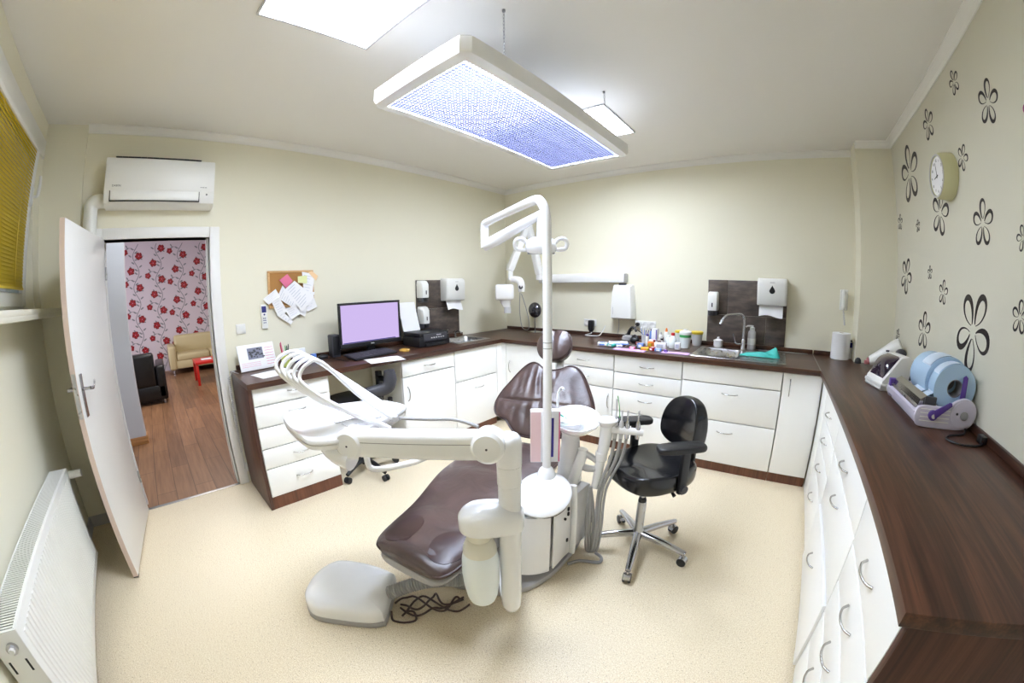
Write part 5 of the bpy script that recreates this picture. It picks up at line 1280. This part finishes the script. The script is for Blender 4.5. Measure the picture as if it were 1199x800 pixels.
lathe_thing('bottle', 'white dropper bottle with a dark band behind the brown bottle', 'bottle', 2.20, -.30, [('body', 'white', [(0, 0), (.022, 0), (.022, .09), (.01, .105)]), ('label_band', 'black', [(.0222, .05), (.023, .05), (.023, .065), (.0222, .065)]), ('cap', 'lgrey', [(.010, .105), (.008, .125), (0, .126)])], GB)
t = thing('carton', 'tall white carton with purple edge among the bottles', 'box', (2.14, -.28, Z), GB)
MB().box((2.105, -.31, Z), (2.165, -.25, Z+.155), .002).build('body', 'paper', t); MB().box((2.150, -.3108, Z+.01), (2.162, -.3098, Z+.145)).build('print_stripe', 'purple', t)
tc_ = thing('toothbrush_cup', 'grey cup holding blue toothbrushes', 'cup', (2.035, -.30, Z), GB)
MB().lathe([(0, 0), (.030, 0), (.036, .09), (.032, .09), (.028, .004), (0, .004)], (2.035, -.30, Z), n=24).build('cup', 'lgrey', tc_)
for i, (dx, dy, m) in enumerate(((-.03, .0, 'blue'), (-.012, .015, 'light blue'), (.008, .0, 'dark blue'), (.026, .012, 'violet'))):
    tb = thing('toothbrush', ['blue toothbrush leaning left in the grey cup', 'pale blue toothbrush in the grey cup', 'dark blue toothbrush upright in the grey cup', 'violet toothbrush leaning right in the grey cup'][i], 'toothbrush', (2.035+dx*.5, -.30+dy, Z), 'toothbrushes in the grey cup')
    mm = ['sky', 'sky', 'navy', 'purple'][i]
    MB().tube([(2.035+dx*.65, -.30+dy*.3, Z+.006), (2.035+dx, -.30+dy, Z+.10), (2.035+dx*1.5, -.30+dy*1.4, Z+.16)], [.005, .004, .0045], n=8).build('handle', mm, tb)
    MB().box((2.035+dx*1.5-.006, -.312+dy*1.4, Z+.135), (2.035+dx*1.5+.006, -.303+dy*1.4, Z+.165), .001).build('bristles', 'white', tb)
cl = thing('curing_lamp', 'grey round lamp head with a black curved handle by the wall', 'lamp', (1.83, -.22, Z), GB)
MB().lathe([(.0, 0), (.06, 0), (.068, .02), (.058, .05), (.03, .066), (0, .07)], (1.83, -.24, Z), n=28).build('body', 'grey', cl)
MB().tube([(1.83, -.24, Z+.06), (1.845, -.24, Z+.11), (1.87, -.245, Z+.145), (1.905, -.25, Z+.14), (1.925, -.26, Z+.11)], [.02, .016, .013, .010, .012], n=12).build('handle', 'black', cl)
MB().tube([(1.90, -.25, Z+.14), (1.95, -.2, Z+.10), (1.97, -.17, Z+.06), (1.96, -.2, Z+.03)], .004, n=8).build('cable', 'black', cl)
hp_ = thing('tool_case', 'black rounded case behind the scattered instruments', 'case', (1.945, -.35, Z), GB)
MB().ball((1.945, -.35, Z+.035), (.052, .045, .0345)).build('body', 'black', hp_); MB().tube([(1.91, -.35, Z+.06), (1.945, -.35, Z+.085), (1.98, -.35, Z+.06)], .006, n=8).build('handle', 'dgrey', hp_)
tr = thing('instrument_tray', 'white tray with a blue edge lying at the left of the packs', 'tray', (1.83, -.52, Z), GB)
Tt = basis((1.83, -.50, Z), (1, .45, 0), (-.45, 1, 0), (0, 0, 1))
MB().box((-.10, -.06, 0), (.10, .06, .012), .003).build('base', 'sky', tr, T=Tt); MB().box((-.094, -.054, .0121), (.094, .054, .026), .004).build('pack', 'paper', tr, T=Tt)
MB().box((-.08, -.01, .0261), (.02, .0, .030), .002).build('instrument', 'navy', tr, T=Tt)
def pack(name, label, cat, x, y, w, d, h, m, rz=0, m2=None, z=.0026):
    T = frame((x, y, Z+z), rz); t = thing(name, label, cat, (x, y, Z+z), GB)
    MB().box((-w/2, -d/2, 0), (w/2, d/2, h), min(.004, h*.3)).build('body', m, t, T=T)
    MB().box((-w*.3, -d/2-.0006, h*.2), (w*.25, -d/2+.0002, h*.75)).box((-w*.3, -d*.3, h-.0002), (w*.25, d*.3, h+.0008)).build('print', m2 or 'ink', t, T=T)
    return t
pack('pack', 'white folded packet at the front left end of the packs', 'packet', 1.735, -.66, .09, .07, .028, 'paper', .3, 'sky')
pack('pack', 'teal packet beside the white folded packet', 'packet', 1.835, -.675, .07, .06, .026, 'teal', -.2, 'paper')
pack('pack', 'small white packet in front of the blue-edged tray', 'packet', 1.91, -.665, .05, .05, .02, 'paper', .6, 'ink')
pack('pack', 'pale blue cube of cotton rolls', 'packet', 2.10, -.60, .055, .05, .045, 'sky', .1, 'paper')
pack('pack', 'yellow packet at the front edge of the packs', 'packet', 2.175, -.70, .07, .045, .026, 'yellow', .1, 'orange')
pack('pack', 'orange packet leaning behind the yellow one', 'packet', 2.165, -.52, .045, .035, .055, 'orange', .2, 'yellow')
pack('pack', 'red and white packet beside the yellow one', 'packet', 2.24, -.685, .045, .045, .03, 'red', -.3, 'paper')
pack('pack', 'white carton box in front of the clear bottle', 'box', 2.28, -.56, .11, .055, .06, 'paper', .05, 'ink')
pack('pack', 'small white carton box in front of the tall carton', 'box', 2.15, -.405, .06, .05, .06, 'paper', -.1, 'lilac')
pack('pack', 'pale blue packet at the front right of the packs', 'packet', 2.30, -.70, .06, .04, .025, 'sky', .2, 'paper')
pack('pack', 'purple packet lying on the lilac napkin', 'packet', 2.365, -.685, .03, .04, .018, 'purple', .4, 'lilac')
pack('pack', 'pink packet at the front edge of the packs', 'packet', 2.055, -.70, .05, .04, .02, 'pink', .2, 'paper')
pack('pack', 'white cup-shaped packet in front of the green-banded tub', 'packet', 2.425, -.50, .05, .05, .065, 'paper', .1, 'ink')
pack('pack', 'dark red packet in front of the black case', 'packet', 2.015, -.45, .04, .03, .03, 'dred', .4, 'paper')
MB().box((-.12, -.05, 0), (.12, .05, .0022), T=frame((2.455, -.69, Z), .04)).build('napkin', 'lilac', label='lilac napkin at the front edge left of the sink', cat='napkin')
MB().box((-.15, -.05, 0), (.15, .05, .002), T=frame((2.05, -.755, Z), -.02)).build('napkin', 'lilac', label='pink-lilac napkin under the yellow and pink packets', cat='napkin')
for i in range(7):
    x, y, a = 1.935+.0155*i, -.555+.012*((i*5) % 3), 1.5
    t = thing('dental_instrument', ['dark metal probe nearest the blue-edged tray', 'metal forceps second from the tray', 'brown handled instrument in the instrument heap', 'dark scaler in the middle of the instrument heap', 'thin metal probe in the instrument heap', 'black handled instrument near the blue cube', 'metal spatula next to the blue cube'][i], 'instrument', (x, y, Z), 'loose instruments among the packs')
    d = V3((math.cos(a), math.sin(a), 0)); p = V3((x, y, Z+.006))
    MB().tube([p-d*.06, p, p+d*.045], [.0045, .005, .004], n=8).build('handle', ['black', 'steel', 'cord', 'black', 'steel', 'black', 'steel'][i], t); MB().tube([p+d*.045, p+d*.07, p+d*.08+V3((0, 0, .008))], [.002, .0018, .001], n=6).build('tip', 'steel', t)
lathe_thing('bottle', 'white tube with a violet cap standing by the tall carton', 'tube', 2.095, -.40, [('body', 'white', [(0, 0), (.016, 0), (.017, .085), (.012, .09)]), ('cap', 'purple', [(.013, .09), (.012, .11), (0, .111)])], GB)
lathe_thing('bottle', 'clear squat bottle with a white cap behind the red-capped bottle', 'bottle', 2.29, -.33, [('body', 'frost', [(0, 0), (.028, 0), (.029, .07), (.014, .09)]), ('cap', 'white', [(.016, .088), (.016, .108), (0, .109)])], GB)
lathe_thing('bottle', 'blue spray can among the toothbrushes and cartons', 'bottle', 2.075, -.20, [('body', 'sky', [(0, 0), (.025, 0), (.025, .11), (.016, .12)]), ('cap', 'navy', [(.014, .12), (.014, .14), (0, .141)])], GB)
lathe_thing('bottle', 'little orange bottle with a dark cap before the brown bottle', 'bottle', 2.185, -.465, [('body', 'orange', [(0, 0), (.016, 0), (.016, .04), (.009, .05)]), ('cap', 'dred', [(.010, .048), (.010, .066), (0, .067)])], GB)
# around the right-hand sink
lathe_thing('lidded_pot', 'small white pot with a knobbed lid behind the right-hand sink', 'pot', 2.735, -.093, [('pot', 'ceram', [(0, 0), (.042, 0), (.046, .02), (.046, .058)]), ('lid', 'ceram', [(.05, .058), (.05, .066), (.03, .075), (.012, .082), (.014, .096), (0, .1)])])
lathe_thing('spray_bottle', 'tall grey and white foam bottle right of the faucet', 'bottle', 3.06, -.10, [('body', 'lgrey', [(0, 0), (.038, 0), (.04, .01), (.04, .15), (.034, .175), (.022, .185)]), ('label_band', 'white', [(.0405, .05), (.041, .05), (.041, .11), (.0405, .11)]), ('cap', 'white', [(.024, .185), (.024, .21), (.012, .215), (.012, .228), (0, .23)])])
MB().tube([(3.06, -.10, Z+.222), (3.02, -.12, Z+.224), (3.0, -.13, Z+.215)], [.009, .008, .006], n=10).build('nozzle', 'white', bpy.data.objects['spray_bottle'])
g = MB(); V = []; F = []; n, m = 22, 12
for i in range(n+1):
    for j in range(m+1):
        u, v = i/n, j/m; x = 2.99+.345*u; w = .045+.075*u-.03*max(0, u-.85)*6
        y = -.445-.06*(1-u)-.02*u + w*(v-.5)*2*.62
        e = max(0, 1-abs(2*v-1)**3)*min(1, u*5+.15)*min(1, (1-u)*9)
        z = Z+.010+e*(.012+.062*u*u*(1+.35*math.sin(u*13+v*4))+.012*math.sin(9*v+11*u))
        V.append((x, y, z))
for i in range(n):
    for j in range(m): F.append((i*(m+1)+j, i*(m+1)+j+1, (i+1)*(m+1)+j+1, (i+1)*(m+1)+j))
g.add(V, F).build('rubber_glove', 'teal', label='turquoise rubber gloves lying on the sink drainer', cat='gloves', recalc=False)
pr_ = thing('paper_roll', 'thick white paper roll standing at the corner pillar', 'paper roll', (3.895, -.16, Z))
R = [(.022, 0), (.082, 0), (.085, .003), (.085, .226), (.082, .229), (.022, .229), (.022, 0)]
MB().lathe(R, (3.885, -.155, Z), n=40).build('roll', 'paper', pr_); MB().lathe([(.0205, .002), (.0215, .002), (.0215, .2285), (.0205, .2285), (.0205, .002)], (3.885, -.155, Z), n=24).build('core', 'cork', pr_)
sd = thing('hand_cream', 'small white and blue tube standing right of the paper roll', 'tube', (3.985, -.10, Z))
MB().box((3.966, -.115, Z), (4.004, -.085, Z+.15), .008).build('body', 'white', sd); MB().box((3.968, -.1165, Z+.10), (4.002, -.1145, Z+.145), .002).build('label_band', 'navy', sd); MB().box((3.972, -.112, Z+.15), (3.998, -.088, Z+.165), .004).build('cap', 'dgrey', sd)
MB().lathe([(.0, 0), (.03, 0), (.026, .03), (.012, .045), (0, .046)], (4.03, -.30, Z), n=20).build('stopper', 'black', label='small black stopper beside the paper roll', cat='stopper')
# ------------------------------------------------------------------ machines on the right-hand worktop
sm = thing('sealing_machine', 'lavender pouch sealing machine with blue film rolls on the right worktop', 'sealing machine', (4.15, -1.68, Z))
ya, yb = -1.985, -1.42
sil = smooth_loop([(4.03, .004), (4.12, .0), (4.24, .002), (4.295, .022), (4.318, .075), (4.298, .128), (4.245, .148), (4.195, .128), (4.165, .105), (4.10, .10), (4.045, .10), (4.012, .09), (4.0, .055), (4.008, .02)], 4)
for y, nm in ((ya, 'near_side'), (yb-.022, 'far_side')):
    s_ = MB().prism([(x, z) for x, z in sil], 0, .024, r=.005, T=basis((0, y+.024, Z), (1, 0, 0), (0, 0, 1), (0, -1, 0))); o = s_.build('side_panel', 'lav', sm)
    if nm == 'near_side':
        Tn = basis((0, ya, Z), (1, 0, 0), (0, 0, 1), (0, -1, 0))
        MB().lathe([(.062, 0), (.062, .003), (.058, .004), (0, .004)], (4.245, .075, 0), n=36, T=Tn).build('hub_plate', 'lav', o)
        MB().lathe([(.020, .003), (.020, .010), (.016, .013), (0, .013)], (4.250, .072, 0), n=24, T=Tn).build('hub_cap', 'grey', o)
        MB().cyl((4.212, .078, .003), (4.212, .078, .006), .006, n=12, T=Tn).build('hub_hole', 'dgrey', o)
        b = MB()
        for i in range(4): b.box((4.025, .030+.018*i, -.0004), (4.178, .034+.018*i, .0022), .001, T=Tn)
        b.build('side_ribs', 'white', o)
        MB().lathe([(.024, .002), (.024, .012), (.02, .015), (0, .015)], (4.088, .062, 0), n=28, T=Tn).prism([(4.085, .082), (4.098, .046), (4.175, .112), (4.172, .126), (4.16, .128)], .008, .018, r=.003, T=Tn).build('lever', 'purple', o)
        MB().lathe([(.0105, .015), (.0105, .0162), (.006, .0162)], (4.09, .058, 0), n=20, T=Tn).build('lever_mark', 'white', o)
b = MB().box((4.03, ya+.024, Z), (4.29, yb-.022, Z+.045), .004).rings([[(4.005, y, Z+.03), (4.0, y, Z+.065), (4.03, y, Z+.085), (4.05, y, Z+.03)] for y in (ya+.024, yb-.022)]); b.build('bed', 'lav', sm)
MB().rings([[(x, y, Z+z) for x, z in ((4.02, .085), (4.03, .118), (4.062, .136), (4.074, .12), (4.06, .08))] for y in (ya+.045, yb-.06)]).build('sealing_bar', 'chrome', sm)
MB().box((4.01, ya+.05, Z+.075), (4.032, yb-.06, Z+.09), .003).build('cutter_rail', 'steel', sm)
MB().box((4.05, ya+.03, Z+.07), (4.11, ya+.046, Z+.135), .004).build('bar_end', 'dgrey', sm)
MB().box((4.0, yb-.055, Z+.07), (4.05, yb-.02, Z+.115), .006).build('release_button', 'purple', sm)
MB().tube([(4.10, yb-.10, Z+.12), (4.115, yb-.09, Z+.17)], .007, n=10).build('stop_pin', 'black', sm)
def filmroll(y0, y1, r, label, c=(4.215, .182)):
    T = basis((c[0], y1, Z+c[1]), (1, 0, 0), (0, 0, 1), (0, -1, 0)); L = y1-y0
    t = thing('film_roll', label, 'film roll', (c[0], (y0+y1)/2, Z+c[1]-r), 'blue film rolls on the sealing machine')
    MB().lathe([(.042, 0), (r*.98, 0), (r, .002), (r, L-.002), (r*.98, L), (.042, L), (.042, 0)], n=48, T=T).build('film', 'bluefilm', t)
    MB().lathe([(.0415, .0), (.038, .0), (.038, L), (.0415, L), (.0415, .0)], n=36, T=T).build('core', 'grey', t)
    return t
filmroll(-1.925, -1.845, .112, 'narrow blue film roll at the near end of the sealing machine', (4.205, .178))
filmroll(-1.835, -1.70, .119, 'wide blue film roll in the middle of the sealing machine', (4.195, .19))
filmroll(-1.69, -1.555, .116, 'blue film roll at the far end of the sealing machine', (4.20, .183))
def strip(y0, y1, c, r):
    pts = [(c[0]-r*math.cos(a)*1.03, c[1]+r*math.sin(a)*1.03) for a in [PI*.62-PI*.42*i/8 for i in range(9)]]+[(4.095, .145), (4.06, .128)]
    V = []; F = []
    for x, z in pts: V += [(x, y0, Z+z), (x, y1, Z+z)]
    for i in range(len(pts)-1): F.append((2*i, 2*i+1, 2*i+3, 2*i+2))
    return MB().add(V, F)
strip(-1.92, -1.85, (4.205, .178), .112).build('film_strip', 'bluefilm2', sm, recalc=False)
strip(-1.83, -1.705, (4.195, .19), .119).build('film_strip', 'bluefilm2', sm, recalc=False)
MB().prism([(4.232, .10), (4.262, .10), (4.258, .235), (4.246, .245), (4.234, .235)], 0, .012, r=.004, T=basis((0, -1.935, Z), (1, 0, 0), (0, 0, 1), (0, -1, 0))).build('roll_arm', 'purple', sm)
b = MB().tube([(4.27, ya-.004, Z+.014), (4.24, ya-.06, Z+.006), (4.15, ya-.10, Z+.005), (4.12, ya-.16, Z+.005), (4.18, ya-.21, Z+.005), (4.27, ya-.19, Z+.005), (4.30, ya-.14, Z+.01)], .0045, n=8).box((4.28, ya-.17, Z), (4.312, ya-.12, Z+.035), .005)
b.build('power_cord', 'black', sm)
# white device with a violet visor
uc = thing('curing_device', 'white bench device with a dark violet visor behind the sealing machine', 'bench device', (4.08, -1.12, Z))
dx_ = V3((.97, .22, 0)); dy_ = V3((-.22, .97, 0)); Tu = basis((3.985, -1.315, Z), dx_, dy_, (0, 0, 1)); w = .24
P = [(.0, .012), (.01, .0), (.29, .0), (.29, .12), (.25, .185), (.185, .215), (.13, .205), (.012, .062)]
body = MB().prism([(x, z) for x, z in P], 0, w, r=.008, T=basis((0, w, 0), (1, 0, 0), (0, 0, 1), (0, -1, 0))).build('body', 'white', uc, T=Tu)
MB().box((.0, -.006, .022), (.295, w+.006, .045), .006).build('base_ledge', 'white', uc, T=Tu)
MB().rings([[(.022+.115*t-.028*math.sin(PI*t)*s, y, .075+.132*t+.030*math.sin(PI*t)*s) for t in [i/10 for i in range(11)]]+[(.035+.115*(1-t), y, .070+.125*(1-t)) for t in [i/10 for i in range(11)]] for y, s in ((.025, .55), (.05, 1), (w-.05, 1), (w-.025, .55))]).build('visor', 'visor', uc, T=Tu)
MB().ball((.22, w*.75, .21), (.04, .04, .03)).build('rear_knob', 'dgrey', uc, T=Tu)
MB().tube([(.28, w*.6, .15), (.30, w*.8, .12), (.30, w*1.05, .06)], .005, n=8).build('cable', 'black', uc, T=Tu)
# pale tapered device behind it
td = thing('bench_device', 'pale tapered device with a pinkish tip leaning behind the violet visor device', 'bench device', (4.17, -.62, Z))
MB().tube([(4.06, -.60, Z+.075), (4.09, -.607, Z+.085), (4.17, -.63, Z+.13), (4.25, -.655, Z+.185), (4.285, -.665, Z+.205), (4.295, -.668, Z+.21)], [.034, .044, .058, .070, .068, .04], n=24).build('body', 'white', td)
MB().cyl((4.06, -.60, Z+.075), (4.045, -.596, Z+.066), .03, .024, n=16).box((4.02, -.61, Z+.045), (4.05, -.585, Z+.075), .004).build('tip', 'dusty', td, label='pinkish tip')
MB().box((4.13, -.66, Z), (4.28, -.60, Z+.10), .02).build('stand', 'lgrey', td)
MB().box((4.16, -.70, Z+.165), (4.215, -.692, Z+.178), .003).build('vent_slot', 'dgrey', td)
MB().box((4.22, -.90, Z), (4.29, -.84, Z+.03), .006).build('marker', 'lime', label='small yellow-green object between the white devices', cat='marker')

# ------------------------------------------------------------------ clock and flower decals on the east wall
ck = thing('wall_clock', 'round cream wall clock among the flower decals', 'clock', (W-.05, -1.46, 2.2))
Tk_ = basis((W-.0015, -1.465, 2.205), (0, -1, 0), (0, 0, 1), (-1, 0, 0))
MB().lathe([(.132, 0), (.132, .02), (.128, .07), (.118, .085), (.112, .085), (.110, .078), (.0, .078)], n=48, T=Tk_).build('case', 'clockcase', ck)
MB().lathe([(.108, .0782), (.108, .0795), (0, .0795)], n=48, T=Tk_).build('dial', 'paper', ck)
MB().lathe([(.1195, .085), (.121, .088), (.112, .090), (.110, .085), (.1195, .085)], n=48, T=Tk_).build('bezel', 'lgrey', ck)
b = MB()
for k in range(12):
    a = PI/2-2*PI*k/12; c = (.086*math.cos(a), .086*math.sin(a))
    text_mesh(b, str(k or 12), .022, Tk_ @ Matrix.Translation((c[0], c[1], .0798)), ext=.0003)
b.build('dial_lettering', 'dgrey', ck)
for nm, a, L, w in (('hour_hand', math.radians(90-262), .050, .005), ('minute_hand', math.radians(90-350), .078, .0035)):
    MB().prism([(-.012*math.cos(a)+w*math.sin(a), -.012*math.sin(a)-w*math.cos(a)), (L*math.cos(a)+w*.4*math.sin(a), L*math.sin(a)-w*.4*math.cos(a)), (L*math.cos(a)-w*.4*math.sin(a), L*math.sin(a)+w*.4*math.cos(a)), (-.012*math.cos(a)-w*math.sin(a), -.012*math.sin(a)+w*math.cos(a))], .0805 if L < .06 else .0822, .0812 if L < .06 else .083, T=Tk_).build(nm, 'black', ck)
def decal(y, z, R, rot, label, m='decal', squash=1.0):
    b = MB(); T = basis((W-.0009, y, z), (0, -1, 0), (0, 0, 1), (-1, 0, 0))
    for k in range(5):
        a = rot+2*PI*k/5; n = 30; ca, sa = math.cos(a), math.sin(a); inner, outer = [], []
        flip = 1 if k % 2 else -1
        C = []
        for i in range(n+1):
            t = .05+.90*i/n; al = .17*R+.83*R*(1-math.cos(2*PI*t))/2; ac = .30*R*math.sin(2*PI*t)*flip*(((1-math.cos(2*PI*t))/2)**.35)
            C.append((al, ac, R*(.016+.15*math.sin(PI*min(1, t**1.5))**1.6)))
        for i in range(n+1):
            p, q = C[max(i-1, 0)], C[min(i+1, n)]; d = math.hypot(q[0]-p[0], q[1]-p[1]) or 1; nx, ny = -(q[1]-p[1])/d, (q[0]-p[0])/d; h = C[i][2]/2
            for lst, s in ((inner, -h), (outer, h)):
                u, v = C[i][0]+nx*s, C[i][1]+ny*s; lst.append((u*ca-v*sa, (u*sa+v*ca)*squash))
        V = []; F = []
        for i in range(n+1):
            V += [(inner[i][0], inner[i][1], 0), (outer[i][0], outer[i][1], 0), (inner[i][0], inner[i][1], .0008), (outer[i][0], outer[i][1], .0008)]
        for i in range(n):
            o, e = 4*i, 4*i+4; F += [(o+2, o+3, e+3, e+2), (o, o+2, e+2, e), (o+1, e+1, e+3, o+3)]
        b.add(V, F, 0, T)
    b.build('wall_decal', m, label=label, cat='wall decal', group='flower decals on the right wall' if m == 'decal' else None)
dg_ = math.radians
FL = [(-1.731, 2.640, .064, 95, 'small black flower decal highest on the wall, near the crown moulding'), (-2.050, 2.392, .098, 70, 'large black flower decal high up, right of and above the clock'), (-1.225, 2.602, .096, 92, 'black flower decal below the crown moulding, left of and above the clock'),
      (-.70, 2.425, .205, 92, 'tall black flower decal nearest the corner pillar, left of the clock'), (-1.668, 2.254, .066, 55, 'small black flower decal touching the right side of the clock'), (-1.262, 2.040, .135, 70, 'black flower decal just under the clock'),
      (-1.842, 1.893, .108, 85, 'large black flower decal right of and below the clock'), (-.352, 2.122, .062, 80, 'tiny grey-black flower decal at the corner pillar, left one of two'), (-.81, 2.025, .042, 95, 'tiny grey-black flower decal, right one of two below the tall flower'),
      (-2.215, 1.785, .050, 100, 'black flower decal at the right edge of the photo, upper one'), (-.515, 1.69, .132, 60, 'black flower decal low beside the corner pillar'), (-1.06, 1.693, .043, 90, 'tiny grey-black flower decal above the two low machines'),
      (-1.311, 1.570, .070, 80, 'small black flower decal left of the largest flower, upper one'), (-1.006, 1.320, .118, 88, 'black flower decal right above the visor device'), (-1.765, 1.390, .190, 55, 'largest bold black flower decal, above the blue film rolls'),
      (-2.21, 1.487, .064, 85, 'black flower decal at the right edge of the photo, lower one'), (-.377, 1.225, .05, 70, 'black flower decal half hidden behind the pale tapered device')]
for y, z, R, a, lab in FL: decal(y, z, R, dg_(a), lab)
decal(-2.385, 2.222, .06, dg_(80), 'magenta flower decal cut off by the right edge of the photo', 'magenta')
# ------------------------------------------------------------------ light, world, camera
def area(name, loc, rot, sx, sy, e, c):
    l = bpy.data.lights.new(name, 'AREA'); l.shape = 'RECTANGLE'; l.size = sx; l.size_y = sy; l.energy = e; l.color = c
    o = bpy.data.objects.new(name, l); COL.objects.link(o); o.location = loc; o.rotation_euler = rot; return o
area('hall_fill_light', (-3.2, -3.3, 2.9), (0, 0, 0), 1.2, 1.2, 25, (1, .95, .88))  # added unseen area light that brightens the waiting room; no fixture behind it
area('corridor_fill_light', (-.95, -4.0, 2.9), (0, 0, 0), .6, .6, 9, (.85, .92, 1))  # added fill light, lifts the white wall end beyond the doorway
area('hall_daylight_fill', (-4.6, -7.3, 1.6), (PI/2, 0, 0), 1.5, 1.5, 40, (.78, .84, 1))  # added area light standing in for unseen cool daylight; no window is built
wd = bpy.data.worlds.new('daylight'); SC.world = wd; wd.use_nodes = True
nt = wd.node_tree; bg = nt.nodes['Background']; sky = nt.nodes.new('ShaderNodeTexSky'); sky.sky_type = 'HOSEK_WILKIE'; sky.sun_direction = (.3, .8, .5); sky.turbidity = 4
nt.links.new(sky.outputs[0], bg.inputs['Color']); bg.inputs['Strength'].default_value = 1.6

cam = bpy.data.cameras.new('camera'); co = bpy.data.objects.new('camera', cam); COL.objects.link(co); SC.camera = co
CP = V3((3.278, -3.945, 1.521)); YAW, PIT, ROL = .68, -.1446, -.0134
Fv = V3((-math.sin(YAW)*math.cos(PIT), math.cos(YAW)*math.cos(PIT), math.sin(PIT))); Rv = V3((math.cos(YAW), math.sin(YAW), 0)); Uv = Rv.cross(Fv)
Rv, Uv = Rv*math.cos(ROL)+Uv*math.sin(ROL), -Rv*math.sin(ROL)+Uv*math.cos(ROL)
co.matrix_world = Matrix(((Rv.x, Uv.x, -Fv.x, CP.x), (Rv.y, Uv.y, -Fv.y, CP.y), (Rv.z, Uv.z, -Fv.z, CP.z), (0, 0, 0, 1)))
cam.type = 'PANO'; cam.sensor_fit = 'HORIZONTAL'; cam.sensor_width = 36.0; cam.clip_start = .01; cam.clip_end = 100
# a real fisheye lens: image radius r = f(th + .0616 th^3), fitted as th(r) in sensor millimetres
holder = cam if hasattr(cam, 'fisheye_polynomial_k0') else cam.cycles
(cam if hasattr(cam, 'panorama_type') else cam.cycles).panorama_type = 'FISHEYE_LENS_POLYNOMIAL'
KS = (0.0, -0.07514989, 1.6542718e-05, 2.7364784e-05, -4.5230199e-07)
for i, k in enumerate(KS): setattr(holder, 'fisheye_polynomial_k%d' % i, k)
(cam if hasattr(cam, 'fisheye_fov') else cam.cycles).fisheye_fov = 2*PI

vs = SC.view_settings; vs.view_transform = 'Standard'; vs.look = 'None'; vs.exposure = 1.22; vs.gamma = 1.0; vs.use_curve_mapping = False
SC.display_settings.display_device = 'sRGB'
SC.cycles.use_denoising = True; SC.cycles.max_bounces = 8; SC.cycles.diffuse_bounces = 5; SC.cycles.glossy_bounces = 4; SC.cycles.transmission_bounces = 6
SC.cycles.sample_clamp_indirect = 6.0; SC.cycles.caustics_reflective = False; SC.cycles.caustics_refractive = False
